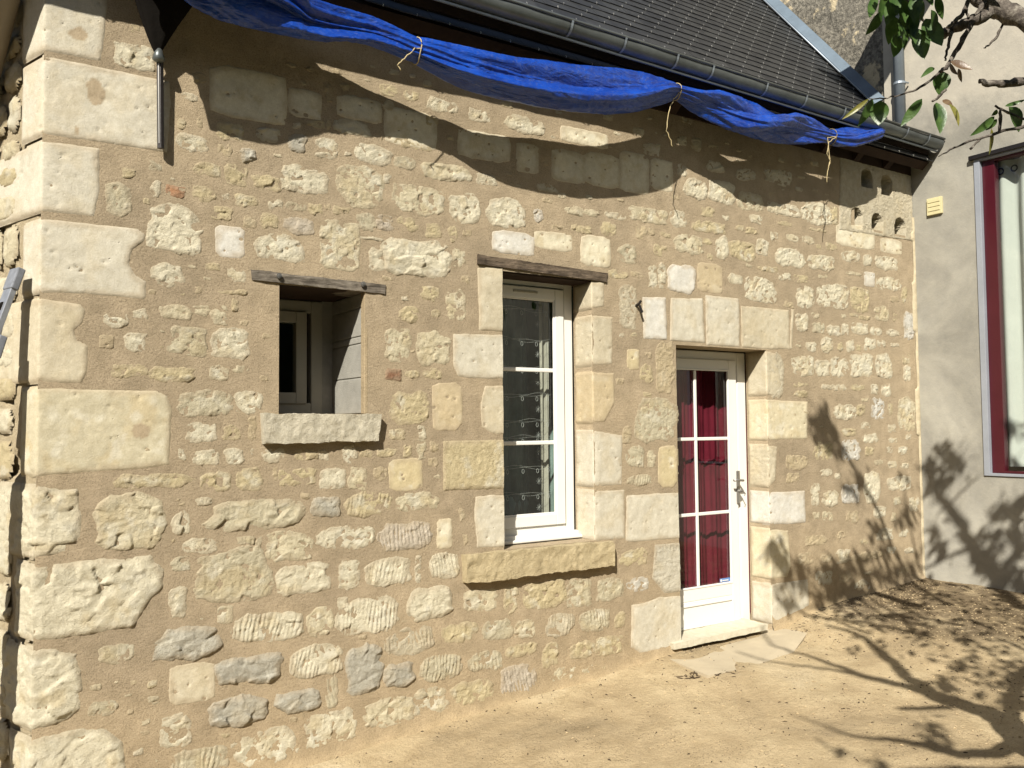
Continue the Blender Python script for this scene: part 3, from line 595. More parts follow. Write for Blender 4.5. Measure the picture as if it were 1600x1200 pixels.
for i, (fr, cd, tx) in enumerate(DJ): corner_block(.9, D2, N2, fr, .188, cd, tx, 600 + i * 7, .003, name='jamb_stone')

# return wall -----------------------------------------------------------------------
us = np.arange(.0, 3.0, .03); vs = np.arange(-.5, 4.6, .03); U, V = np.meshgrid(us, vs)
hh = fbm(U * 5, V * 5, 77, 4) * .02 - .012 - .03 * sm(.3, .5, fbm(U * 9, V * 9, 78, 3)); hh[:, 0] = -.004
P3 = np.array([X0, 0, 0]) + U[..., None] * RD + hh[..., None] * RN + V[..., None] * _U
nx = len(us); ny = len(vs); idx = np.arange(nx * ny).reshape(ny, nx); Fc = np.stack([idx[:-1, :-1], idx[1:, :-1], idx[1:, 1:], idx[:-1, 1:]], -1).reshape(-1, 4)
mesh_obj('return_wall', P3.reshape(-1, 3), Fc, 'rough_stone', house, cols=np.tile(np.array([.38, .32, .22]), (nx * ny, 1)), smooth=True)
rr = random.Random(5)
z = -.4
while z < 4.2:
    u = .24; hgt = rr.uniform(.10, .22)
    while u < .9:
        wd = rr.uniform(.12, .3); n = 14; pts = []
        for k in range(n):
            a = 2 * pi * k / n; r = (abs(cos(a)) ** 4 + abs(sin(a)) ** 4) ** -.25 * rr.uniform(.85, .98); pts.append((u + wd / 2 + r * cos(a) * wd / 2, z + hgt / 2 + r * sin(a) * hgt / 2))
        P, h, Fc, c = grid_stone(np.array(pts), 'r', rr.choice('WWCY'), int(u * 1000 + z * 77) + 900, .008, .012, .012, .012)
        if len(Fc): mesh_obj('return_stone', np.array([X0, 0, 0]) + P[:, :1] * RD + P[:, 1:] * _U + (h * 1.2)[:, None] * RN, Fc[:, ::-1], 'rough_stone', house, cols=c, smooth=True)
        u += wd + .02
    z += hgt + .025

# reveals, lintels and sills ----------------------------------------------------------
def tunnel(name, o, y1, mat, left=True, right=True, bot=True, top=True, off=.0):
    x0, x1, z0, z1 = o; mb = MB()
    def q(a, b, c, d): mb.add([a, b, c, d], [(0, 1, 2, 3)])
    if left: q((x0, 0, z0), (x0, 0, z1), (x0, y1, z1), (x0, y1, z0))
    if right: q((x1 + off, 0, z0), (x1 + off, y1, z0), (x1 + off, y1, z1), (x1 + off, 0, z1))
    if bot: q((x0, 0, z0), (x0, y1, z0), (x1 + off, y1, z0), (x1 + off, 0, z0))
    if top: q((x0, 0, z1), (x1 + off, 0, z1), (x1 + off, y1, z1), (x0, y1, z1))
    ob = mesh_obj(name, mb.v, mb.f, mat, house, cols=np.tile(MC * 1.15, (len(mb.v), 1)))
    return ob
tunnel('window_reveal', OPEN[1], .205, 'mortar', off=.006, top=False); tunnel('door_reveal', OPEN[2], .205, 'mortar', off=.006)
tunnel('window_reveal', OPEN[0], .48, 'mortar', right=False, top=False)
# grey block lining of the little window's right reveal
x1 = OPEN[0][1]; zz = [1.60, 1.80, 1.99, 2.03, 2.19, 2.272]
for a, b in zip(zz[:-1], zz[1:]):
    mb = MB(); mb.box((x1 + .001, .045, a + .004), (x1 + .05, .48, b - .004)); mb.build('concrete_block', 'concrete_block', house, bevel=.003)
mb = MB(); mb.box((x1 + .006, .03, 1.6), (x1 + .05, .48, 2.272)); mb.build('block_joint', 'concrete_block', house)
mb = MB(); mb.box((x1 - .001, -.0005, 1.60), (x1 + .02, .05, 2.272)); ob = mb.build('reveal_edge', 'mortar', house, bevel=.004)
me = ob.data; ca = me.color_attributes.new(name='col', type='FLOAT_COLOR', domain='POINT'); ca.data.foreach_set('color', [v for _ in me.vertices for v in (.335, .27, .178, 1)])

def rough_box(name, corners_px, y0, y1, mat, parent, seed=0, nu=60, nv=10, amp=.006, kind=None, cols=None, nw=8):
    """box whose front outline is given by pixels (tl,tr,br,bl) on the plane y=y0 and runs back to y1"""
    tl, tr, br, bl = [PW(x, y, y0) for x, y in corners_px]
    V = []; Fs = []
    def face(f, n1, n2):
        b = len(V); us = np.linspace(0, 1, n1); vs = np.linspace(0, 1, n2)
        for v in vs:
            for u in us: V.append(f(u, v))
        for j in range(n2 - 1):
            for i in range(n1 - 1): Fs.append((b + j * n1 + i, b + j * n1 + i + 1, b + (j + 1) * n1 + i + 1, b + (j + 1) * n1 + i))
    D = np.array([0, y1 - y0, 0])
    bil = lambda u, v: (bl * (1 - u) + br * u) * (1 - v) + (tl * (1 - u) + tr * u) * v
    face(lambda u, v: bil(u, v), nu, nv)
    face(lambda u, v: bil(u, 1) + D * v, nu, nw); face(lambda u, v: bil(u, 0) + D * (1 - v), nu, nw)
    face(lambda u, v: bil(1, u) + D * v, nv, nw); face(lambda u, v: bil(0, u) + D * (1 - v), nv, nw)
    V = np.array(V); cen = (tl + tr + br + bl) / 4 + D / 2
    a = V[:, 0] * 1.0; b_ = V[:, 2] + V[:, 1] * 1.3
    dl = fbm(a * 14, b_ * 14, seed, 4) * amp + fbm(a * 50, b_ * 50, seed + 2, 2) * amp * .25
    dirv = np.zeros_like(V); wz = (V[:, 2] - cen[2]); dirv[:, 2] = np.sign(wz) * (np.abs(wz) > .7 * np.abs(wz).max()); dirv[:, 1] = -1 * (V[:, 1] < y0 + .01)
    V = V + dirv * dl[:, None] - np.array([0, 1, 0]) * 0
    ex = np.abs(V[:, 0] - tl[0]) < .02; V[ex, 0] += np.abs(dl[ex]) * .8
    ex = np.abs(V[:, 0] - tr[0]) < .02; V[ex, 0] -= np.abs(dl[ex]) * .8
    cc = None
    if cols is not None: cc = np.array(cols) * (1 + .06 * fbm(a * 8, b_ * 8, seed + 5, 3)[:, None])
    return mesh_obj(name, V, Fs, mat, parent, cols=cc, smooth=True, kind=kind)
rough_box('lintel_beam', [(393, 421), (603, 445), (602, 459), (394, 437)], -.012, .20, 'grey_oak', house, 3, amp=.006)
rough_box('lintel_beam', [(747, 397), (951, 427), (949, 441), (747, 412)], -.014, .20, 'old_oak', house, 4, amp=.008)
mb = MB(); mb.box((-2.9, .012, 2.272), (-2.3, .48, 2.36)); mb.build('soffit_board', 'soffit_wood', house)
mb = MB(); mb.box((-1.52, .012, 2.462), (-.74, .26, 2.60)); mb.build('soffit_board', 'soffit_wood', house)
for (x, y) in ((436, 431), (567, 444)):
    p = PW(x, y, -.02); mb = MB(); mb.tube([p, p + np.array([0, -.008, 0])], .014, 14); mb.tube([p + np.array([0, -.007, 0]), p + np.array([0, -.013, 0])], .007, 8); mb.build('screw_head', 'steel', house)
rough_box('sill_stone', [(410, 646), (597, 648), (592, 689), (413, 693)], -.045, .47, 'rough_stone', house, 7, amp=.011, nu=90, nv=16, nw=24, cols=(.44, .41, .33))
rough_box('sill_stone', [(728, 868), (961, 846), (961, 884), (730, 913)], -.055, .21, 'rough_stone', house, 8, amp=.012, nu=110, nv=18, nw=14, cols=(.41, .345, .22))
rough_box('doorstep', [(1052, 1006), (1200, 975), (1200, 984), (1054, 1016)], -.04, .26, 'dressed_stone', house, 9, amp=.005, cols=(.50, .47, .38))

# windows and door --------------------------------------------------------------------
def frame(mb, x0, x1, z0, z1, w, y0, y1, wb=None, wt=None):
    wb = wb or w; wt = wt or w
    mb.box((x0, y0, z0), (x0 + w, y1, z1)); mb.box((x1 - w, y0, z0), (x1, y1, z1))
    mb.box((x0 + w, y0, z0), (x1 - w, y1, z0 + wb)); mb.box((x0 + w, y0, z1 - wt), (x1 - w, y1, z1)); return mb
def part_frame(name, mat, parent, *a, **k): return frame(MB(), *a, **k).build(name, mat, parent, bevel=.004)
# big window
win = MB(); frame(win, -1.55, -.787, .812, 2.52, .07, .200, .28, .07, .085); win = win.build('window', 'white_paint', house, bevel=.006)
part_frame('sash', 'white_paint', win, -1.47, -.868, .882, 2.425, .071, .186, .222, .071, .075)
part_frame('glazing_bead', 'white_paint', win, -1.40, -.938, .952, 2.352, .012, .192, .205)
for z in (1.888, 1.416): mb = MB(); mb.box((-1.40, .199, z - .013), (-.939, .213, z + .013)); mb.build('glazing_bar', 'white_paint', win, bevel=.005)
mb = MB().add([(-1.4, .215, .955), (-.94, .215, .955), (-.94, .215, 2.348), (-1.4, .215, 2.348)], [(0, 1, 2, 3)]); mb.build('pane', 'glass', win)
mb = MB(); mb.box((-1.56, .125, .792), (-.752, .22, .812)); mb.box((-1.56, .165, .805), (-.76, .22, .835)); mb.build('window_board', 'white_paint', win, bevel=.006)
mb = MB(); mb.box((-1.27, .181, 2.385), (-1.08, .188, 2.40)); mb.build('trickle_vent', 'frame_old', win, bevel=.002)
# little window
sw = MB(); frame(sw, -2.95, -2.435, 1.60, 2.268, .07, .47, .54); sw = sw.build('window', 'frame_old', house, bevel=.006)
part_frame('sash', 'frame_old', sw, -2.9, -2.536, 1.665, 2.20, .065, .455, .52)
mb = MB().add([(-2.84, .48, 1.72), (-2.6, .48, 1.72), (-2.6, .48, 2.14), (-2.84, .48, 2.14)], [(0, 1, 2, 3)]); mb.build('pane', 'glass', sw)
mb = MB(); mb.box((-2.44, .472, 1.6), (-2.3, .50, 2.3)); mb.build('mortar_joint', 'concrete_block', house)
# door
dr = MB(); frame(dr, -.16, .893, .0, 2.075, .095, .20, .28, .018, .10); dr = dr.build('door', 'white_paint', house, bevel=.008)
leaf = MB(); frame(leaf, -.085, .775, .022, 2.012, .084, .186, .214, .22, .075); leaf.box((0, .186, .242), (.69, .214, .334)); leaf = leaf.build('door_leaf', 'white_paint', dr, bevel=.005)
mb = MB(); mb.box((.0, .20, .045), (.69, .25, .23)); mb.build('door_panel', 'white_paint', dr)
part_frame('panel_moulding', 'white_paint', dr, -.01, .695, .05, .222, .016, .178, .20)
part_frame('glazing_bead', 'white_paint', dr, -.01, .694, .33, 1.94, .014, .182, .20)
mb = MB(); mb.box((.331, .192, .345), (.356, .204, 1.925)); mb.build('glazing_bar', 'white_paint', dr, bevel=.004)
for z in (1.418, .866): mb = MB(); mb.box((.004, .194, z - .012), (.68, .2035, z + .012)); mb.build('glazing_bar', 'white_paint', dr, bevel=.004)
mb = MB().add([(0, .206, .33), (.69, .206, .33), (.69, .206, 1.94), (0, .206, 1.94)], [(0, 1, 2, 3)]); mb.build('pane', 'glass', dr)
mb = MB(); mb.box((.747, .168, .925), (.778, .184, 1.172)); hp = mb.build('handle_plate', 'steel', dr, bevel=.006)
mb = MB(); mb.tube([(.762, .17, 1.10), (.762, .13, 1.10), (.755, .118, 1.10), (.72, .115, 1.103), (.655, .118, 1.105)], .009, 10); mb.build('door_handle', 'steel', dr, smooth=True)
mb = MB(); mb.tube([(.762, .172, 1.02), (.762, .14, 1.02)], .012, 10); mb.tube([(.762, .142, 1.02), (.735, .132, 1.02)], .006, 8); mb.tube([(.762, .14, 1.03), (.775, .12, 1.0), (.768, .12, .985)], .005, 6); mb.build('door_lock', 'steel', dr)
mb = MB(); mb.box((.575, .2015, .345), (.685, .2045, .372)); mb.build('glass_label', 'blue_label', dr)
mb = MB(); mb.box((.600, .199, .353), (.66, .2016, .360)); mb.build('label_print', 'white_paint', dr)
mb = MB(); mb.box((.578, .199, .35), (.592, .2016, .366)); mb.build('label_print', 'white_paint', dr)
# rooms behind
def room(x0, x1, y0, y1, z0, z1, mat='interior'):
    mb = MB(); mb.add([(x0, y0, z0), (x1, y0, z0), (x1, y1, z0), (x0, y1, z0), (x0, y0, z1), (x1, y0, z1), (x1, y1, z1), (x0, y1, z1)], [(0, 1, 2, 3), (7, 6, 5, 4), (1, 5, 6, 2), (2, 6, 7, 3), (3, 7, 4, 0)])
    mb.build('room_wall', mat, house)
room(-1.75, -.5, .285, 2.3, .3, 2.75, 'interior_green'); room(-.4, 1.25, .285, 2.2, -.05, 2.4); room(-3.1, -2.2, .55, 1.4, 1.4, 2.4)
# wall pin
p = PW(994, 478, 0); mb = MB(); mb.tube([p, p + np.array([-.005, -.035, .01]), p + np.array([.0, -.05, .03])], [.011, .009, .008], 8); mb.tube([p + np.array([0, -.035, .0]), p + np.array([.012, -.045, -.05])], .008, 8); mb.build('iron_hook', 'dark_steel', house)

# pale rendered strip on the right-hand edge of the wall
V = []; Fs = []; zr = np.arange(.12, 3.35, .015)
for i, z in enumerate(zr):
    wdt = .010 + .014 * vn(np.array([z * 9.]), np.array([0.]), 3)[0] + (.03 if .2 < vn(np.array([z * 2.]), np.array([5.]), 4)[0] < .35 else 0)
    j = fbm(np.array([z * 40]), np.array([1.]), 6, 3)[0] * .004
    V += [(2.88 - wdt, -.004 + j * .3, z), (2.88 - wdt * .7, -.016 + j, z), (2.872, -.020 + j, z), (2.881, -.018, z)]
    if i: b = 4 * i; Fs += [(b - 4 + k, b - 3 + k, b + 1 + k, b + k) for k in range(3)]
mesh_obj('edge_render', V, Fs, 'dressed_stone', house, cols=np.tile((.40, .35, .25), (len(V), 1)), smooth=True)

# roof --------------------------------------------------------------------------------
RS = 1.22; rl = sqrt(1 + RS * RS); ry = np.array([0, 1 / rl, RS / rl]); rn = np.array([0, -RS / rl, 1 / rl])
def RP(x, s, h=0): return np.array([x, 0, 4.04]) + ry * (s) + rn * h
roof = MB(); P8 = [RP(-5.2, -.30, -.10), RP(2.87, -.30, -.10), RP(2.87, 3.6, -.10), RP(-5.2, 3.6, -.10), RP(-5.2, -.30, -.02), RP(2.87, -.30, -.02), RP(2.87, 3.6, -.02), RP(-5.2, 3.6, -.02)]
roof.hexa(P8); roof = roof.build('roof', 'soffit_wood', house)
sl_ = []; EX = .11; SW = .205
for r in range(30):
    s0 = -.33 + r * EX
    for c in range(-2, 26):
        x0 = 2.86 - (c + 1) * SW - (SW / 2 if r % 2 else 0)
        xa, xb = x0 + .0007, min(x0 + SW - .0007, 2.86)
        if xb <= xa or x0 > 2.86: continue
        mid = RP((xa + xb) / 2, s0 + .05); px, py, dd = proj(mid); sl_.append((py > -12 and px > 500 and px < 1400, dd, xa, xb, s0, r, c))
vis = sorted([t for t in sl_ if t[0]], key=lambda t: t[1]); rest = [t for t in sl_ if not t[0]] + vis[300:]; vis = vis[:300]
rr = random.Random(2); joined = MB(); hooks = MB()
def slate(mb, t):
    _, dd, xa, xb, s0, r, c = t; k = rr.uniform(-.0015, .002); a = rr.uniform(-.002, .002)
    P = []
    for h0, h1 in ((-.002, -.015), (.0035, -.010)):
        P += [RP(xa, s0 + a, h0 + .012 + k), RP(xb, s0 - a, h0 + .012 + k * .3), RP(xb, s0 + .225, h1 + .012), RP(xa, s0 + .225, h1 + .012)]
    mb.hexa(P)
    xm = (xa + xb) / 2; p = RP(xm, s0 - .004, .022); hooks.tube([RP(xm, s0 + .006, .022 + k), RP(xm, s0 - .006, .024), RP(xm, s0 - .008, .014)], .0019, 5)
for t in vis: mb = MB(); slate(mb, t); mb.build('slate', 'slate', roof)
for t in rest: slate(joined, t)
joined.build('far_slates', 'slate', roof, kind='stuff'); hooks.build('slate_hooks', 'hook', roof, kind='stuff')
# zinc flashing against the gable
fl = MB(); fl.hexa([RP(2.795, .50, .03), RP(2.872, .50, .03), RP(2.872, 3.6, .03), RP(2.795, 3.6, .03), RP(2.80, .50, .05), RP(2.872, .50, .12), RP(2.872, 3.6, .12), RP(2.80, 3.6, .05)]); fl.build('flashing', 'flash_zinc', roof, bevel=.004)
fl = MB(); fl.tube([RP(2.79, .45, .036), RP(2.79, 3.6, .036)], .008, 8); fl.build('flashing_roll', 'zinc_light', roof, smooth=True)
# gutter
GA = np.array([-5.2, -.325, 3.945]); GB = np.array([2.865, -.255, 3.955]); GD = (GB - GA) / np.linalg.norm(GB - GA); GS = np.cross(GD, _U); GS /= np.linalg.norm(GS)
def gp(x, a, r): t = (x - GA[0]) / GD[0]; c = GA + GD * t; return c + GS * r * cos(a) + _U * r * sin(a)
V = []; Fs = []; N = 18; xg = np.linspace(-5.2, 2.865, 160); R0 = .068
for i, x in enumerate(xg):
    dent = .0015 * sin(x * 7) + .001 * sin(x * 19)
    for k in range(N + 1): V.append(gp(x, -pi * k / N, R0 + dent))
    for k in range(N + 1): V.append(gp(x, -pi * (N - k) / N, R0 - .004 + dent))
    if i:
        b = i * (2 * N + 2); a = b - (2 * N + 2)
        for k in range(2 * N + 2): k2 = (k + 1) % (2 * N + 2); Fs.append((a + k, a + k2, b + k2, b + k))
gut = mesh_obj('gutter', V, Fs, 'zinc', house, smooth=True)
mb = MB(); mb.tube([gp(-5.2, .12, R0 + .004), gp(2.865, .12, R0 + .004)], .009, 10); mb.build('gutter_bead', 'zinc', gut, smooth=True)
GX_ = [PW(x, y, -.3)[0] for x, y in ((883, 35), (967, 62), (1049, 90), (1105, 107), (1190, 130), (1252, 150), (1313, 172), (1413, 208), (1447, 220))] + [-2.3, -3.2, -4.1]
for x in GX_:
    V = []; Fs = []
    for i in range(2):
        for k in range(N + 3): V.append(gp(x + i * .016, -pi * (k - 1) / N, R0 + .006 + (.004 if k in (0, 1) else 0)))
    for k in range(N + 2): Fs.append((k, k + 1, N + 3 + k + 1, N + 3 + k))
    mesh_obj('gutter_bracket', V, Fs, 'zinc_light', gut)
mb = MB(); mb.box((2.80, -.34, 3.875), (2.866, -.175, 3.98)); 
V = []; 
# eave drip strip and fascia, rafters
mb = MB(); mb.hexa([(-5.2, -.335, 3.862), (2.865, -.262, 3.866), (2.865, -.250, 3.866), (-5.2, -.323, 3.862), (-5.2, -.335, 3.873), (2.865, -.262, 3.877), (2.865, -.250, 3.877), (-5.2, -.323, 3.873)]); mb.build('drip_strip', 'zinc_light', gut)
mb = MB(); mb.hexa([(-5.2, -.235, 3.85), (2.865, -.18, 3.86), (2.865, -.16, 3.86), (-5.2, -.215, 3.85), (-5.2, -.235, 3.93), (2.865, -.18, 3.94), (2.865, -.16, 3.94), (-5.2, -.215, 3.93)]); mb.build('fascia_board', 'soffit_wood', roof)
for x in np.arange(-4.7, 2.8, .42):
    mb = MB(); mb.hexa([RP(x, -.26, -.19), RP(x + .07, -.26, -.19), RP(x + .07, .25, -.19), RP(x, .25, -.19), RP(x, -.26, -.102), RP(x + .07, -.26, -.102), RP(x + .07, .25, -.102), RP(x, .25, -.102)]); mb.build('rafter', 'soffit_wood', roof)
mb = MB(); mb.box((-4.1, -.012, 3.72), (2.86, .03, 3.98)); mb.build('wall_plate', 'soffit_wood', roof)

# ============================================================ NEIGHBOUR HOUSE
nb = empty('rendered_house', (2.88, -1, 0), 'grey-beige rendered house wall at right with a big red framed window', 'house')
WO = (-2.4, -.565, 1.085, 3.72)
ysn = lines(-9, .236, .06, [WO[0], WO[1], -.6, -.9]); zsn = lines(.165, 8.0, .06, [WO[2], WO[3]])
YY, ZZ = np.meshgrid(ysn, zsn)
BX = 2.88 - fbm(YY * 1.2, ZZ * 1.2, 55, 3) * .006
BX = np.where((np.abs(YY - WO[1]) < .03) | (YY > .2), 2.88, BX)
nx = len(ysn); nz = len(zsn); idx = np.arange(nx * nz).reshape(nz, nx); Fc = np.stack([idx[:-1, :-1], idx[1:, :-1], idx[1:, 1:], idx[:-1, 1:]], -1).reshape(-1, 4)
cy = (YY[:-1, :-1] + YY[1:, 1:]) / 2; cz = (ZZ[:-1, :-1] + ZZ[1:, 1:]) / 2; keep = ~((cy > WO[0]) & (cy < WO[1]) & (cz > WO[2]) & (cz < WO[3]))
ZZ2 = ZZ + np.where(ZZ < .17, .02 * fbm(YY * 9, YY * 3, 4, 3), 0)
mesh_obj('rendered_wall', np.stack([BX, YY, ZZ2], -1).reshape(-1, 3), Fc[keep.ravel()], 'grey_render', nb, smooth=True)
mb = MB(); mb.box((2.92, -9, -.3), (3.2, .2, .5)); mb.build('foundation', 'chip', nb)
mb = MB(); mb.box((2.8805, .18, 4.0), (2.96, .238, 8)); mb.build('render_edge', 'cream_render' if 'cream_render' in MATS else 'grey_render', nb)
# weathered gable above the slate roof
ys_ = np.arange(.236, 3.4, .035); zs_ = np.arange(3.9, 8, .035); YY, ZZ = np.meshgrid(ys_, zs_)
h = fbm(YY * 4, ZZ * 4, 91, 5) * .03; nx = len(ys_); nz = len(zs_); idx = np.arange(nx * nz).reshape(nz, nx); Fc = np.stack([idx[:-1, :-1], idx[1:, :-1], idx[1:, 1:], idx[:-1, 1:]], -1).reshape(-1, 4)
mesh_obj('gable_wall', np.stack([2.93 - h, YY, ZZ], -1).reshape(-1, 3), Fc, 'weathered_rubble', nb, smooth=True)
# unseen slab added above the picture to cast shade on the gable
mb = MB(); c1 = np.array([2.43, .61, 4.79]) - L * .80
mb.box((c1[0], c1[1] - .50, c1[2]), (2.88, c1[1], c1[2] + .10)); mb.build('added_shade_slab', 'soffit_wood', nb)
# downpipe
pc = PX(1404, 120, 2.80); mb = MB(); mb.tube([(2.81, pc[1], 4.08), (2.81, pc[1], 8)], .047, 20); dp = mb.build('downpipe', 'zinc_light', nb, smooth=True)
for z in (4.55, 5.6):
    mb = MB(); mb.tube([(2.81, pc[1], z), (2.81, pc[1], z + .02)], .053, 20); mb.tube([(2.81, pc[1] - .05, z + .01), (2.86, pc[1] - .055, z + .01)], .008, 6); mb.build('pipe_collar', 'zinc_light', dp, smooth=False)
# vent cover
y0, z0 = PX(1474, 333, 2.88)[1:]; y1, z1 = PX(1450, 312, 2.88)[1:]
mb = MB(); mb.box((2.855, y0, z0), (2.884, y1, z1)); vc = mb.build('vent_cover', 'cream_plastic', nb, bevel=.003)
for k in range(3): zz_ = z0 + (z1 - z0) * (.22 + .25 * k); mb = MB(); mb.box((2.850, y0 + .014, zz_), (2.856, y1 - .012, zz_ + .028)); mb.build('slat', 'cream_plastic', vc, bevel=.002)
# red framed window
rw = MB(); frame(rw, 0, 1, 0, 1, .1, 0, 1)
def yframe(name, mat, parent, ya, yb, z0, z1, w, xa, xb, wt=None):
    mb = MB(); wt = wt or w
    mb.box((xa, ya, z0), (xb, ya + w, z1)); mb.box((xa, yb - w, z0), (xb, yb, z1)); mb.box((xa, ya + w, z0), (xb, yb - w, z0 + wt)); mb.box((xa, ya + w, z1 - wt), (xb, yb - w, z1)); return mb.build(name, mat, parent, bevel=.002)
MATS['zl'] = MATS['zinc_light']; mat_simple('pale_alu', (.27, .29, .325), .4, .2, .5)
rwin = yframe('window', 'pale_alu', nb, -2.4, -.566, 1.085, 3.72, .047, 2.866, 2.96, .022)
yframe('red_frame', 'red_paint', rwin, -2.35, -.614, 1.108, 3.697, .10, 2.905, 2.97, .02)
mb = MB().add([(2.935, -2.26, 1.12), (2.935, -2.26, 3.69), (2.935, -.7, 3.69), (2.935, -.7, 1.12)], [(0, 1, 2, 3)]); mb.build('pane', 'dark_glass', rwin)
mb = MB(); mb.box((2.84, -2.45, 3.715), (2.90, -.535, 3.75)); mb.build('window_hood', 'dark_steel', rwin, bevel=.004)
mb = MB(); mb.add([(2.97, -2.8, .9), (2.97, -.3, .9), (4.4, -.3, .9), (4.4, -2.8, .9), (2.97, -2.8, 4), (2.97, -.3, 4), (4.4, -.3, 4), (4.4, -2.8, 4)], [(0, 1, 2, 3), (7, 6, 5, 4), (1, 5, 6, 2), (2, 6, 7, 3), (3, 7, 4, 0)]); mb.build('room_wall', 'interior', nb)
V = []; Fs = []; N = 90
for j, z in enumerate((1.16, 2.2, 3.3, 3.60, 3.69)):
    for i in range(N): y = -.60 - 1.5 * i / N; V.append((3.03 + .035 * sin(i * .62 + (.3 * sin(j))) * (1 if z < 3.5 else .8), y, z))
for j in range(4):
    for i in range(N - 1): Fs.append((j * N + i, j * N + i + 1, (j + 1) * N + i + 1, (j + 1) * N + i))
gc = mesh_obj('curtain', V, Fs, 'grey_cloth', smooth=True); tag(gc, 'pale grey curtain hanging behind the red framed window', 'curtain')
for k in range(6):
    y = -.72 - .11 * k; mb = MB(); n = 14
    for q in range(n):
        a = 2 * pi * q / n; b_ = 2 * pi * (q + 1) / n; mb.add([(2.99, y + .03 * cos(a), 3.60 + .03 * sin(a)), (2.99, y + .03 * cos(b_), 3.60 + .03 * sin(b_)), (2.99, y + .018 * cos(b_), 3.60 + .018 * sin(b_)), (2.99, y + .018 * cos(a), 3.60 + .018 * sin(a))], [(0, 1, 2, 3)])
    mb.build('eyelet', 'dark_steel', gc)

# ============================================================ CURTAINS IN THE STONE HOUSE
def drape(name, x0, x1, z0, z1, y, mat, label, cat, lam=.11, amp=.022, gather=0):
    V = []; Fs = []; N = 160; zz = np.linspace(z0, z1, 14)
    for z in zz:
        for i in range(N):
            t = i / (N - 1); x = x0 + (x1 - x0) * t + gather * sin((z - z0) * 1.3) * (t - .5)
            V.append((x, y + amp * sin(2 * pi * x / lam + .8 * sin(3 * x) + .5 * sin(z * 2)) + .4 * amp * sin(2 * pi * x / (lam * .37) + z), z))
    for j in range(len(zz) - 1):
        for i in range(N - 1): Fs.append((j * N + i, j * N + i + 1, (j + 1) * N + i + 1, (j + 1) * N + i))
    return tag(mesh_obj(name, V, Fs, mat, smooth=True), label, cat)
drape('curtain', -.12, .47, .03, 2.0, .34, 'red_cloth', 'dark red curtain filling the left glass of the door', 'curtain', .13, .009)
drape('curtain', .43, 1.12, .03, 2.0, .36, 'red_cloth', 'dark red curtain behind the right glass of the door', 'curtain', .15, .011)
mat_simple('dark_green_cloth', (.085, .125, .112), .9, 0, .1, 60, .002, .5, 5)
drape('curtain', -1.28, -.93, .9, 2.45, .50, 'dark_green_cloth', 'dim grey green curtain filling the middle of the tall window', 'curtain', .14, .02)
drape('curtain', -.97, -.90, .9, 2.45, .33, 'frame_old', 'narrow gathered dull beige curtain at the right side of the tall window', 'curtain', .05, .012)
nc = bpy.data.objects.new('net_curtain', None); COL.objects.link(nc); tag(nc, 'fine white embroidered net strands hanging inside the tall window', 'net curtain')
for k, zc in enumerate((2.28, 2.08, 1.90, 1.72, 1.55, 1.445, 1.25, 1.08)):
    for dz in (0, .013):
        pts = [(x, .255, zc + dz + .006 * sin(x * 14 + k) + .004 * sin(x * 31 + k * 2 + dz * 200)) for x in np.arange(-1.42, -.93, .02)]
        mb = MB(); mb.tube(pts, .0006, 4); mb.build('thread', 'white_thread', nc)
    for x in (-1.28, -1.16, -1.045, -.96):
        mb = MB(); mb.tube([(x + .009 * sin(a), .253, zc - .018 + .014 * cos(a)) for a in np.linspace(0, 2 * pi, 12)], .0010, 4); mb.build('loop', 'white_thread', nc)
    mb = MB()
    for a in np.linspace(0, pi, 5)[:-1]: mb.tube([(-1.035 + .022 * cos(a), .253, zc - .085 + .022 * sin(a)), (-1.035 - .022 * cos(a), .253, zc - .085 - .022 * sin(a))], .0007, 4)
    mb.build('flower', 'white_thread', nc)
# soft shapes inside the room
mb = MB(); mb.tube([(-1.02, .60, .85), (-1.02, .60, 1.0), (-1.0, .6, 1.2)], [.10, .12, .05], 14); tag(mb.build('vase', 'interior_green', smooth=True), 'dark vase standing behind the lower panes of the tall window', 'vase')

# ============================================================ TARPAULIN
tp = bpy.data.objects.new('tarpaulin', None); COL.objects.link(tp); tag(tp, 'rolled bright blue tarpaulin tied along the eave under the gutter', 'tarpaulin')
TX = [200, 250, 300, 350, 400, 440, 475, 510, 545, 580, 610, 640, 650, 665, 700, 745, 800, 850, 900, 960, 1000, 1035, 1050, 1056, 1064, 1080, 1110, 1150, 1185, 1220, 1260, 1288, 1296, 1303, 1325, 1350, 1368, 1379]
TB = [-32, -12, 3, 25, 36, 46, 57, 67, 69, 72, 82, 94, 97, 106, 124, 142, 157, 168, 176, 178, 173, 163, 157, 153, 158, 170, 187, 206, 215, 220, 223, 224, 223, 229, 234, 228, 221, 211]
TT = [-190, -170, -145, -120, -85, -45, 1, 12, 21, 31, 43, 58, 62, 64, 73, 84, 95, 100, 107, 112, 117, 121, 128, 132, 134, 136, 143, 156, 165, 173, 187, 200, 204, 203, 201, 196, 195, 200]
TY = [.36, .36, .36, .33, .30, .27, .255, .25, .255, .26, .27, .28, .28, .28, .285, .29, .29, .29, .285, .28, .275, .27, .27, .27, .27, .27, .27, .27, .27, .265, .26, .26, .26, .26, .26, .26, .26, .26]
ties = [650, 1056, 1298]
px_ = np.concatenate([np.arange(200, 1379, 1.5), [1379]]); NT_ = 132; V = []; Fs = []
cen = []; rad = []
for x in px_:
    tb = np.interp(x, TX, TB); tt = np.interp(x, TX, TT); yy = -np.interp(x, TX, TY)
    a = PW(x, tb, yy); b_ = PW(x, tt, yy); cen.append((a + b_) / 2); rad.append((b_[2] - a[2]) / 2)
cen = np.array(cen); rad = np.array(rad); cen[:, 0] = np.sort(cen[:, 0])
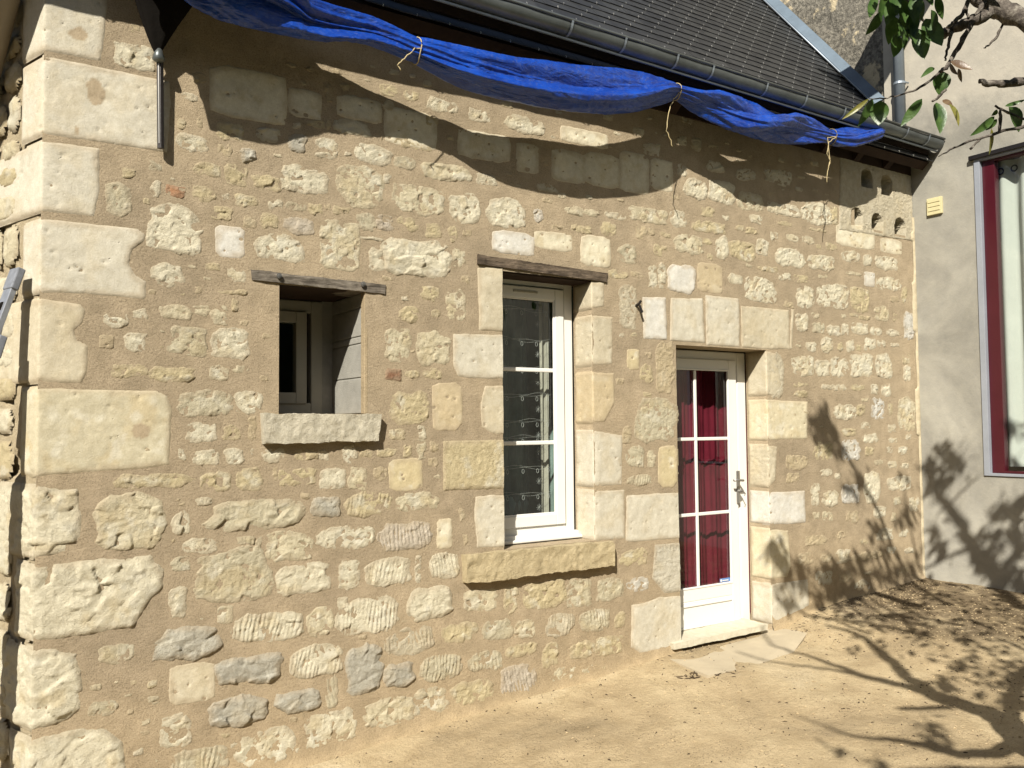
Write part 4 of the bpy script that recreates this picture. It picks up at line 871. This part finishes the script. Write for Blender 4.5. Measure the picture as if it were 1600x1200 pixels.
for c_ in range(3): cen[:, c_] = np.convolve(np.pad(cen[:, c_], 4, mode='edge'), np.ones(9) / 9, 'valid')
rs = np.cumsum(np.r_[0, np.linalg.norm(np.diff(cen, axis=0), axis=1)]); th = np.linspace(0, 2 * pi, NT_, endpoint=False)
txs = [np.interp(t, px_, rs) for t in ties]
for i in range(len(px_)):
    s = rs[i]; dt = min(abs(s - t) for t in txs); loose = sm(.0, .35, np.array(dt)); endc = sm(0, .05, rs[-1] - s + .0)
    n_f = fbm(np.cos(th) * 1.6 + s * .55, np.sin(th) * 1.6 - s * .4, 3, 3)
    ph = th * 3 + s * 3.4 + 2.4 * np.sin(s * 1.5) + 1.9 * n_f
    ridge = (1 - np.abs(np.sin(ph / 2)) ** .8 * 2)
    ph2 = th * 13 + s * 1.2 + 3 * n_f; fine = 1 - np.abs(np.sin(ph2 / 2)) * 2
    crk = fbm(s * 9 + np.cos(th) * 2, np.sin(th) * 4 + s * 2, 9, 4)
    R = rad[i] * (.93 + .46 * ridge * (.3 + .7 * loose) + .035 * fine * (2.6 - 1.6 * loose) + .07 * crk * loose)
    R = np.minimum(R, rad[i] * 1.12) - (.5 - np.abs(fbm(s * 16 + np.cos(th) * 1.2, np.sin(th) * 3.5 - s * 5, 19, 4))) ** 2 * .009 * (.4 + .6 * loose) + .004
    # the open fold in the middle of the bundle
    op = np.exp(-((px_[i] - 900) / 85.) ** 2) * np.exp(-((((th - 2.62) + pi) % (2 * pi) - pi) / .42) ** 2)
    R = R * (1 - .62 * op)
    dep = np.minimum(.105, rad[i] * .95 + .004) / max(rad[i], 1e-3)
    e = float(max(endc, .25))
    for k in range(NT_): V.append((cen[i, 0], cen[i, 1] + cos(th[k]) * R[k] * dep * e, cen[i, 2] + sin(th[k]) * R[k] * e))
for i in range(len(px_) - 1):
    for k in range(NT_): Fs.append((i * NT_ + k, (i + 1) * NT_ + k, (i + 1) * NT_ + (k + 1) % NT_, i * NT_ + (k + 1) % NT_))
Fs += [tuple(range(NT_))[::-1], tuple((len(px_) - 1) * NT_ + k for k in range(NT_))]
mesh_obj('tarp_sheet', V, Fs, 'blue_tarp', tp, smooth=True)
def tie(px, tail, r=.0032, mat='string', extra=1):
    i = int(np.argmin(abs(px_ - px))); c = cen[i]; R = rad[i] + .006
    mb = MB(); mb.tube([(c[0] + .004 * sin(3 * a), c[1] + cos(a) * R * .95, c[2] + sin(a) * R * 1.05) for a in np.linspace(0, 2 * pi, 24)], r, 6)
    st = np.array([c[0], c[1] - R * .9, c[2] - R * .2]); mb.tube(jit([st] + [PW(x, y, c[1] - R * .8) for x, y in tail], .004, px), r, 6); mb.build('tie_string', mat, tp, smooth=True)
tie(650, [(648, 75), (632, 92), (621, 102), (626, 110)]); tie(1056, [(1052, 155), (1045, 175), (1041, 205), (1047, 217), (1051, 229)])
tie(1298, [(1295, 222), (1292, 240), (1297, 250), (1293, 268), (1292, 285)]); tie(1298, [(1293, 215), (1295, 235), (1297, 248), (1294, 262)])

# ============================================================ LEFT CORNER THINGS
hr = bpy.data.objects.new('gathered_cover', None); COL.objects.link(hr); tag(hr, 'dark cloth cone gathered above a thin metal rod beside the top quoins', 'folded cover')
V = []; Fs = []; n = 28; rows = 16; tip = PW(246, 84, -.07)
for j in range(rows):
    t = j / (rows - 1); xl = 246 - (246 - 196) * t ** .9; xr = 246 + (318 - 246) * t ** 1.05; yp = 84 - 130 * t
    a = PW(xl, yp, -.07 - .06 * t); b_ = PW(xr, yp + 0, -.07 - .06 * t); c_ = (a + b_) / 2; r = (b_[0] - a[0]) / 2 + .012
    for k in range(n):
        an = 2 * pi * k / n; rr_ = r * (1 + .10 * sin(an * 5 + t * 2)); V.append((c_[0] + rr_ * cos(an), c_[1] + .45 * rr_ * sin(an) * (1 - .3 * t), c_[2]))
for j in range(rows - 1):
    for k in range(n): Fs.append((j * n + k, j * n + (k + 1) % n, (j + 1) * n + (k + 1) % n, (j + 1) * n + k))
mesh_obj('cloth', V, Fs, 'dark_cloth', hr, smooth=True)
ta = PW(248, 93, -.07); tb = PW(248, 84, -.07)
mb = MB(); mb.tube([ta - np.array([0, 0, .012]), ta, tb, tb + np.array([0, 0, .03])], [.016, .030, .022, .012], 16); mb.build('collar', 'zinc', hr, smooth=True)
ra = PW(250, 95, -.05); rb = PW(251, 232, -.04)
mb = MB(); mb.tube([ra, rb], .017, 6); mb.build('rod', 'dark_steel', hr)
mb = MB(); mb.tube([ra + np.array([-.009, -.013, 0]), rb + np.array([-.009, -.013, .02])], .0035, 6); mb.build('rod_edge', 'steel', hr)

# pole leaning in front of the return wall
pa = PR(16, -30, .075); pb = PR(-52, 240, .075); mb = MB(); d_ = pb - pa
mb.tube([pa - d_ * .6, pa, pb, pb + d_ * 3.3], .058, 28); tag(mb.build('leaning_pipe', 'pipe_beige', smooth=True), 'beige plastic pipe leaning by the house corner at upper left', 'pipe')
# ladder: worked out from its shadow line on the return wall
ld = bpy.data.objects.new('ladder', None); COL.objects.link(ld); tag(ld, 'aluminium ladder with grey plastic tips leaning at the left house corner', 'ladder')
def rail(S0, S1, t0, t1): return S0 - L * t0, S1 - L * t1
Sa, Sb = PR(43, 452), PR(4, 1190); T1 = Sa - L * .045; B1 = Sb - L * .45
Sc, Sd = PR(38, 580), PR(18, 1190); T2 = Sc - L * .10; B2 = Sd - L * .42
def ext(a, b_): d_ = b_ - a; k = (a[2] + .32) / -d_[2]; return a + d_ * k
B1 = ext(T1, B1); B2 = ext(T2, B2)
for a, b_ in ((T1, B1), (T2, B2)):
    d_ = (b_ - a) / np.linalg.norm(b_ - a); s_ = RD * .040; o_ = np.cross(d_, s_); o_ = o_ / np.linalg.norm(o_) * .013
    P8 = [a - s_ - o_, a + s_ - o_, a + s_ + o_, a - s_ + o_, b_ - s_ - o_, b_ + s_ - o_, b_ + s_ + o_, b_ - s_ + o_]
    mb = MB(); mb.hexa(P8); rl_ = mb.build('ladder_rail', 'alu', ld, bevel=.003)
    a2 = a - d_ * .03; b2 = a + d_ * .075; s_ = s_ * 1.18; o_ = o_ * 1.35
    mb = MB(); mb.hexa([a2 - s_ - o_, a2 + s_ - o_, a2 + s_ + o_, a2 - s_ + o_, b2 - s_ - o_, b2 + s_ - o_, b2 + s_ + o_, b2 - s_ + o_]); mb.build('end_cap', 'grey_plastic', rl_, bevel=.006)
    c_ = a + d_ * .16; nrm = np.cross(d_, RD); nrm /= np.linalg.norm(nrm)
    if nrm @ (CP - a) < 0: nrm = -nrm
    mb = MB(); mb.hexa([c_ - RD * .014 - d_ * .02 + nrm * .012, c_ + RD * .014 - d_ * .02 + nrm * .012, c_ + RD * .014 + d_ * .02 + nrm * .012, c_ - RD * .014 + d_ * .02 + nrm * .012] + [q + nrm * .004 for q in [c_ - RD * .014 - d_ * .02 + nrm * .012, c_ + RD * .014 - d_ * .02 + nrm * .012, c_ + RD * .014 + d_ * .02 + nrm * .012, c_ - RD * .014 + d_ * .02 + nrm * .012]]); mb.build('rail_socket', 'dark_cloth', rl_)
for k in range(9):
    t = .06 + k * .11; mb = MB(); mb.tube([T1 + (B1 - T1) * t, T2 + (B2 - T2) * (t - .03)], .014, 10); mb.build('rung', 'alu', ld, smooth=True)

# ============================================================ CHERRY TREE
tree = bpy.data.objects.new('cherry_tree', None); COL.objects.link(tree); tag(tree, 'cherry tree reaching in at the upper right with thinning green leaves', 'tree')
def br(pts, rp, name='branch', seed=0, dj=.006):
    P = [PD(x, y, d) for x, y, d in pts]; d0 = pts[0][2]; r = [q / F * d0 for q in rp] if hasattr(rp, '__len__') else [rp / F * d0] * len(P)
    P2 = jit(P, dj, seed); r2 = np.interp(np.linspace(0, 1, len(P2)), np.linspace(0, 1, len(r)), r); rr = random.Random(seed)
    r2 = [q * rr.uniform(.85, 1.2) for q in r2]; mb = MB(); mb.tube(P2, r2, 9); return mb.build(name, 'bark', tree, smooth=True)
br([(1700, 90, 3.35), (1640, 55, 3.4), (1600, 30, 3.45), (1560, 12, 3.5), (1520, -8, 3.55), (1480, -50, 3.6)], [19, 18, 17, 15, 12, 10], seed=1)
br([(1560, 14, 3.5), (1535, 26, 3.5), (1505, 38, 3.52), (1485, 47, 3.55), (1470, 54, 3.55)], [10, 9, 8, 7.5, 6.5], seed=2, dj=.004)
br([(1545, -10, 3.5), (1532, 15, 3.5), (1515, 44, 3.5), (1497, 76, 3.5), (1480, 103, 3.5), (1468, 113, 3.5)], [4.5, 4, 4, 3.5, 3, 2.5], seed=3, dj=.004)
br([(1468, 113, 3.5), (1455, 125, 3.5), (1432, 140, 3.5), (1405, 149, 3.5), (1380, 154, 3.5), (1358, 154, 3.5)], [2.2, 2, 1.6, 1.4, 1, .8], seed=4, dj=.003)
br([(1520, -12, 3.5), (1510, 10, 3.5), (1500, 27, 3.5), (1488, 36, 3.5), (1480, 43, 3.5)], [3, 3, 3, 3, 2.5], seed=5, dj=.003)
br([(1508, 10, 3.5), (1511, 22, 3.5), (1514, 28, 3.5)], [2.5, 2.2, 1.8], seed=6, dj=.002)
br([(1487, 50, 3.5), (1482, 70, 3.5), (1479, 84, 3.5), (1477, 95, 3.5)], [2.6, 2.4, 2, 1.6], seed=7, dj=.003)
br([(1571, 20, 3.5), (1566, 40, 3.5), (1556, 60, 3.5), (1545, 71, 3.5), (1537, 75, 3.5)], [2.2, 2, 2, 1.5, 1], seed=8, dj=.003)
br([(1640, 126, 3.3), (1600, 127, 3.3), (1570, 131, 3.3), (1545, 131, 3.3), (1530, 127, 3.3)], [8, 7, 6, 5, 4], seed=9, dj=.004)
br([(1478, 140, 3.5), (1468, 150, 3.5), (1463, 155, 3.5), (1457, 158, 3.5)], [2, 2, 2, 1.5], seed=10, dj=.002)
br([(1620, 190, 3.4), (1600, 198, 3.4), (1560, 207, 3.4), (1520, 219, 3.4), (1490, 231, 3.4), (1466, 245, 3.4)], [2.8, 2.6, 2.2, 1.8, 1.4, .8], seed=11, dj=.003)
br([(1533, 216, 3.4), (1523, 226, 3.4), (1516, 233, 3.4)], [1.8, 1.6, 1.8], seed=12, dj=.002)
br([(1625, 195, 3.4), (1600, 186, 3.4), (1575, 176, 3.4), (1555, 165, 3.4)], [2.2, 2, 2, 1.8], seed=13, dj=.003)
br([(1563, 172, 3.4), (1563, 190, 3.4), (1561, 208, 3.4)], [2, 2.6, 2], seed=14, dj=.002)
br([(1470, 54, 3.55), (1450, 40, 3.55), (1425, 15, 3.55), (1405, -15, 3.55), (1390, -40, 3.5)], [3, 2, 2, 2, 2], seed=15, dj=.004)
LV = [(1385, -10, 1372, 30, 20), (1415, 20, 1402, 62, 18), (1432, -5, 1428, 36, 20), (1455, 15, 1458, 55, 18), (1370, -8, 1358, 28, 14), (1425, 40, 1432, 80, 16), (1408, -2, 1418, 45, 20), (1376, 18, 1352, 55, 17), (1400, -4, 1384, 40, 22), (1396, 24, 1388, 70, 22), (1402, 35, 1410, 76, 12), (1403, 54, 1396, 90, 20), (1421, 38, 1412, 80, 12), (1428, 18, 1424, 62, 18), (1435, 45, 1444, 93, 25), (1446, 29, 1472, 72, 29), (1463, -6, 1473, 31, 13), (1420, -3, 1441, 32, 25), (1447, -9, 1457, 9, 14), (1392, -20, 1402, 25, 20), (1410, -15, 1430, 12, 18),
      (1460, 106, 1438, 122, 8), (1485, 96, 1521, 109, 14), (1483, 100, 1497, 117, 9), (1497, 107, 1503, 129, 7), (1473, 111, 1467, 149, 25), (1463, 160, 1469, 210, 21), (1441, 154, 1407, 198, 15), (1473, 156, 1489, 166, 8), (1483, 162, 1498, 198, 12), (1375, 157, 1373, 196, 26), (1364, 154, 1340, 198, 16), (1358, 154, 1315, 187, 7), (1554, 182, 1515, 213, 12), (1558, 186, 1540, 204, 9), (1576, 167, 1592, 207, 31), (1549, 200, 1545, 243, 8), (1570, 166, 1604, 155, 6), (1558, 171, 1549, 181, 8)]
def leaf_mesh(b, t, w, side, cup, droop):
    b = np.array(b, float); t = np.array(t, float); ax = t - b; Ln = np.linalg.norm(ax); ax /= Ln; side = side - ax * (side @ ax); side /= np.linalg.norm(side) + 1e-9; nn = np.cross(ax, side)
    V = []; Fc = []; m = 8
    for i in range(m + 1):
        u = i / m; wd = w * .5 * (sin(pi * min(1, u ** .78)) ** .85) * (1 if u < 1 else 0); c = b + ax * Ln * u + nn * droop * Ln * sin(pi * u)
        V += [c - side * wd + nn * cup * wd, c, c + side * wd + nn * cup * wd * .8]
    for i in range(m): q = 3 * i; Fc += [(q, q + 1, q + 4, q + 3), (q + 1, q + 2, q + 5, q + 4)]
    return V, Fc
rr = random.Random(11)
for k, (bx, by, tx, ty, wp) in enumerate(LV):
    d = 3.5 + rr.uniform(-.06, .06) if bx < 1530 else 3.4; B = PD(bx, by, d); T = PD(tx, ty, d + rr.uniform(-.05, .05)); wd = wp / F * d * 1.08
    tw = rr.uniform(-.5, .5); side = np.cross(T - B, FW); side /= np.linalg.norm(side); side = side * cos(tw) + FW * sin(tw)
    V, Fc = leaf_mesh(B, T, wd, side, rr.uniform(.15, .55), rr.uniform(-.12, .12))
    m = 'leaf_brown' if k in (22, 23, 24, 28) else ('leaf_yellow' if k in (32, 36, 29) else 'leaf_green')
    mesh_obj('leaf', V, Fc, m, tree, smooth=True)
# trunk and limbs beyond the right edge of the picture; their shadows cross the yard
def GB_(x, y, t, z=.03): return PZ(x, y, z) - L * t
def WB_(x, y, t): return PW(x, y) - L * t
def XB_(x, y, t): return PX(x, y, 2.88) - L * t
def limb(P, r, seed, name='branch', dj=.02):
    P2 = jit(P, dj, seed); r2 = np.interp(np.linspace(0, 1, len(P2)), np.linspace(0, 1, len(r)), r); mb = MB(); mb.tube(P2, list(r2), 10); return mb.build(name, 'bark', tree, smooth=True)
base = np.array([-.42, -3.05, -.2])
t1 = GB_(1608, 1150, .95); limb([base, base * .5 + t1 * .5 + np.array([.03, .02, 0]), t1, GB_(1570, 1108, 1.5)], [.13, .10, .085, .08], 31, 'trunk')
A0 = GB_(1570, 1108, 1.5)
limb([A0, GB_(1520, 1092, 1.8), GB_(1462, 1074, 2.1), GB_(1425, 1052, 2.35), GB_(1385, 1018, 2.6), GB_(1355, 995, 2.8), GB_(1325, 984, 3.0), GB_(1290, 975, 3.1)], [.075, .07, .062, .05, .042, .03, .02, .014], 32)
limb([GB_(1462, 1074, 2.1), GB_(1400, 1058, 2.4), GB_(1350, 1046, 2.6), GB_(1300, 1028, 2.8), GB_(1250, 1010, 3.0), GB_(1205, 999, 3.15), WB_(1190, 980, 3.0)], [.045, .035, .03, .022, .016, .012, .01], 33, dj=.012)
limb([GB_(1350, 1046, 2.6), GB_(1290, 1034, 2.8), GB_(1240, 1028, 2.95), GB_(1190, 1020, 3.0), GB_(1150, 1008, 3.1)], [.022, .015, .012, .01, .008], 34, dj=.012)
limb([GB_(1490, 1093, 2.0), GB_(1450, 1092, 2.1), GB_(1412, 1093, 2.2)], [.022, .02, .018], 35, dj=.008)
limb([GB_(1608, 1150, .95), GB_(1560, 1162, 1.5), GB_(1510, 1163, 1.7), GB_(1460, 1150, 1.9), GB_(1410, 1140, 2.1), GB_(1370, 1136, 2.3), GB_(1300, 1120, 2.5), GB_(1235, 1098, 2.7)], [.05, .04, .032, .028, .022, .016, .008, .005], 36, dj=.012)
limb([GB_(1640, 1190, 1.2), GB_(1560, 1188, 1.7), GB_(1490, 1184, 1.9), GB_(1425, 1182, 2.1)], [.04, .035, .025, .015], 37, dj=.01)
limb([GB_(1608, 1150, 1.0), GB_(1590, 1110, 1.3), GB_(1588, 1080, 1.5), GB_(1600, 1050, 1.7), GB_(1640, 1020, 2.)], [.04, .04, .04, .04, .035], 38, dj=.01)
# limbs that shade the two walls
limb([GB_(1640, 985, 2.3), GB_(1580, 960, 2.5), XB_(1560, 905, 2.5), XB_(1525, 865, 2.6), XB_(1495, 810, 2.65), XB_(1462, 765, 2.7), XB_(1445, 735, 2.7)], [.06, .055, .05, .045, .036, .028, .02], 41, dj=.012)
limb([XB_(1520, 855, 2.6), XB_(1480, 870, 2.6), WB_(1430, 880, 2.7), WB_(1395, 885, 2.7)], [.02, .014, .01, .008], 42, dj=.01)
limb([GB_(1480, 960, 2.9), WB_(1420, 900, 2.9), WB_(1395, 860, 2.8), WB_(1375, 805, 2.7), WB_(1350, 760, 2.6), WB_(1330, 725, 2.5), WB_(1308, 690, 2.5), WB_(1295, 665, 2.5)], [.026, .024, .022, .021, .020, .018, .016, .013], 43, dj=.012)
limb([WB_(1440, 900, 2.8), WB_(1430, 860, 2.8), WB_(1418, 800, 2.75), WB_(1412, 765, 2.7)], [.012, .010, .008, .007], 44, dj=.01)
limb([XB_(1468, 800, 2.7), XB_(1500, 770, 2.6), XB_(1530, 745, 2.5)], [.01, .009, .008], 45, dj=.01)
for a in ([(1360, 990), (1300, 970), (1240, 962), (1224, 950), (1206, 900)], [(1420, 990), (1350, 975), (1260, 965), (1246, 950), (1222, 905)], [(1450, 985), (1380, 970), (1345, 955), (1330, 920)], [(1440, 1000), (1400, 968), (1355, 945), (1340, 925)], [(1500, 985), (1440, 975), (1385, 955), (1370, 930)]):
    P = [GB_(x, y, 2.75) if y > 955 else WB_(x, y, 2.75) for x, y in a]; limb(P, [.016, .013, .011, .009, .007][:len(P)], a[0][0], dj=.012)
# out-of-frame foliage whose shadows fall on the walls
mbf = MB(); rr = random.Random(77)
def offframe(S, t):
    while t < 5:
        P = S - L * t; x, y, d = proj(P)
        if d > .6 and (y < -50 or x > 1680): return P
        if d <= .6: return P
        t += .08
    return None
BL = [(1286, 652, 14, 20), (1290, 675, 16, 34), (1305, 698, 12, 8), (1345, 745, 12, 8), (1330, 760, 10, 6), (1372, 825, 14, 12), (1385, 858, 12, 9), (1408, 805, 12, 9), (1418, 790, 8, 5), (1210, 850, 14, 12), (1218, 868, 12, 8), (1240, 885, 20, 14), (1262, 895, 16, 8), (1310, 885, 16, 14), (1340, 892, 20, 18), (1370, 900, 20, 18), (1395, 890, 14, 10), (1310, 915, 18, 14), (1290, 930, 16, 10), (1250, 905, 14, 10), (1335, 930, 20, 14), (1400, 920, 16, 10), (1230, 935, 12, 8), (1425, 890, 12, 8), (1360, 870, 12, 6), (1415, 745, 9, 5)]
BX_ = [(1455, 722, 14, 12), (1472, 698, 12, 9), (1485, 712, 12, 9), (1500, 718, 8, 5), (1478, 745, 14, 10), (1450, 760, 10, 8), (1460, 830, 14, 9), (1470, 850, 12, 8), (1545, 860, 16, 12), (1572, 790, 12, 10), (1580, 800, 10, 6), (1550, 800, 9, 5), (1590, 850, 18, 16), (1570, 880, 16, 14), (1545, 835, 12, 8), (1595, 780, 14, 9), (1590, 900, 16, 10), (1530, 880, 14, 8), (1590, 640, 14, 10), (1600, 700, 12, 8), (1575, 830, 14, 10)]
BG = [(1430, 930, 24, 10), (1560, 940, 34, 16), (1590, 965, 30, 16), (1350, 985, 24, 8), (1300, 960, 20, 7), (1420, 985, 30, 10), (1520, 1010, 30, 12), (1550, 1040, 26, 10), (1590, 1040, 30, 14), (1575, 1060, 20, 10), (1470, 935, 30, 12), (1500, 955, 30, 14), (1540, 965, 30, 14), (1420, 960, 26, 10), (1380, 975, 26, 8), (1450, 985, 30, 10), (1590, 1000, 40, 22), (1560, 1015, 30, 12), (1490, 1040, 26, 18), (1480, 1055, 20, 10), (1590, 1080, 20, 12), (1455, 1112, 14, 6), (1318, 1145, 7, 3), (1378, 1165, 8, 3), (1470, 1130, 14, 6), (1520, 990, 24, 9), (1330, 970, 20, 7), (1600, 960, 24, 12)]
for lst, f in ((BL, lambda x, y: PW(x, y)), (BX_, lambda x, y: PX(x, y, 2.88)), (BG, lambda x, y: PZ(x, y, .05))):
    for (x, y, r, n) in lst:
        for k in range(int(n * 1.7)):
            S = f(x + rr.gauss(0, r * .62), y + rr.gauss(0, r * .5)); P = offframe(S, 2.35 + rr.uniform(-.1, .35))
            if P is None: continue
            ln = rr.uniform(.07, .115); d_ = np.array([rr.gauss(0, .5), rr.gauss(0, .5), -1 + rr.gauss(0, .5)]); d_ /= np.linalg.norm(d_)
            V, Fc = leaf_mesh(P, P + d_ * ln, ln * .48, np.array([rr.gauss(0, 1), rr.gauss(0, 1), rr.gauss(0, .3)]), .3, .05); mbf.add(V, Fc)
tw = MB()
for lst, f in ((BL, lambda x, y: PW(x, y)), (BX_, lambda x, y: PX(x, y, 2.88)), (BG, lambda x, y: PZ(x, y, .05))):
    for (x, y, r, n) in lst:
        for k in range(3):
            P = offframe(f(x + rr.gauss(0, r * .4), y + rr.gauss(0, r * .3)), 2.5)
            if P is None or (proj(P)[2] > .4 and proj(P)[1] > -260 and proj(P)[0] < 1800): P = None if P is None else P - L * .25
            if P is None: continue
            d_ = np.array([rr.gauss(.5, .4), rr.gauss(.2, .5), rr.gauss(-.3, .6)]); d_ *= rr.uniform(.08, .16) / np.linalg.norm(d_); b_ = np.array([rr.gauss(0, .02) for _ in range(3)])
            tw.tube([P - d_, P - d_ * .3 + b_, P + d_ * .4 - b_ * .5, P + d_], [.005, .004, .003, .002], 5)
tw.build('twigs', 'bark', tree, kind='stuff')
mbf.build('foliage', 'leaf_green', tree, smooth=True, kind='stuff')

# ============================================================ GROUND DEBRIS
rr = random.Random(9)
def debris(name, mat, n, sampler, l0, l1, r0, r1, label):
    mb = MB()
    for _ in range(n):
        x, y = sampler(); z = float(gfull(np.array([x]), np.array([y]))[0]); a = rr.uniform(0, 2 * pi); ln = rr.uniform(l0, l1); r = rr.uniform(r0, r1)
        d_ = np.array([cos(a), sin(a), rr.uniform(-.15, .25)]); p = np.array([x, y, z + r * .6]); mb.tube([p - d_ * ln / 2, p + np.array([0, 0, r * .6]), p + d_ * ln / 2], [r * .6, r, r * .5], 4)
    o = mb.build(name, mat, kind='stuff'); o['label'] = label; return o
def samp_r():
    while True:
        x = rr.uniform(-1.5, 2.8); y = -rr.random() ** 1.2 * 2.8
        if rr.random() < .12 + .9 * float(sm(-1.2, 2.2, np.array(x))) * (.5 + float(fbm(np.array([x * 2]), np.array([y * 2]), 21, 2)[0])): return x, y
def samp_a():
    return rr.uniform(-3.6, 2.8), -rr.random() ** 1.5 * 2.8 - .02
debris('bark_chips', 'chip', 1100, samp_r, .006, .026, .0012, .0032, 'dark bark chips and twigs scattered on the sandy soil')
debris('pale_gravel', 'chip_pale', 1800, samp_r, .006, .018, .002, .0045, 'pale crumbs of stone and chips strewn on the soil')
debris('soil_crumbs', 'chip', 260, samp_a, .006, .022, .0015, .004, 'small dark crumbs lying on the open sand')
def samp_b():
    S = PZ(1097 + rr.gauss(0, 24), 1052 + rr.gauss(0, 4), -.05); return S[0], S[1]
debris('dry_twigs', 'chip', 60, samp_b, .02, .07, .0015, .004, 'dry twigs and leaf litter beside the concrete apron')
def samp_w():
    x = rr.uniform(1.0, 2.8); return x, -rr.random() ** 2 * .3 - .02
debris('wall_litter', 'chip', 110, samp_w, .015, .04, .001, .0025, 'leaf litter gathered along the foot of the wall')

# ============================================================ ADDED SKY BLOCKERS (unseen, behind the viewer, to deepen the shade)
def hedge(name, a, b, h, th_, seed, label):
    a = np.array(a, float); b = np.array(b, float); d_ = b - a; Ln = np.linalg.norm(d_); d_ /= Ln; n_ = np.array([-d_[1], d_[0]]); us = np.linspace(0, Ln, 90); vs = np.linspace(-.6, h, 34); V = []; Fs = []
    prof = [(-th_ / 2, 0)] ; m = len(vs)
    for sgn in (-1, 1):
        U, Z_ = np.meshgrid(us, vs); off = sgn * (th_ / 2 * np.sqrt(np.clip(1 - (np.clip(Z_, 0, h) / h) ** 4, 0, 1)) + fbm(U * .8, Z_ * .8 + sgn, seed, 5) * .55)
        Zt = Z_ + fbm(U * .5, Z_ * 0, seed + 3, 4) * .9 * (Z_ / h)
        P = np.stack([a[0] + U * d_[0] + off * n_[0], a[1] + U * d_[1] + off * n_[1], Zt], -1).reshape(-1, 3); b0 = len(V); V += P.tolist(); nx = len(us)
        for j in range(m - 1):
            for i in range(nx - 1): q = b0 + j * nx + i; Fs.append((q, q + 1, q + nx + 1, q + nx))
    return tag(mesh_obj(name, V, Fs, 'added_hedge_leaf', smooth=False), label, 'hedge')
mat_simple('added_hedge_leaf', (.035, .06, .02), .8, 0, .2, 20, .05, .6, 5)
hedge('added_hedge', (-22, -9), (-3, -17), 8.2, 1.6, 3, 'tall dark green hedge added out of view to block skylight')
hedge('added_hedge', (-4, -17), (14, -15), 8.6, 1.6, 8, 'long dense hedge added behind the viewer to dim the ambient light')
hedge('added_hedge', (-22, -9), (-14, 6), 6.5, 1.4, 13, 'lower green hedge added out of view at left to block skylight')
mb = MB(); mb.box((4.5, -14, -.3), (9, -9, 5.5)); tag(mb.build('added_outbuilding', 'grey_render'), 'plain rendered outbuilding added out of view to help block skylight', 'shed')  # unseen building added to shut out more of the sky
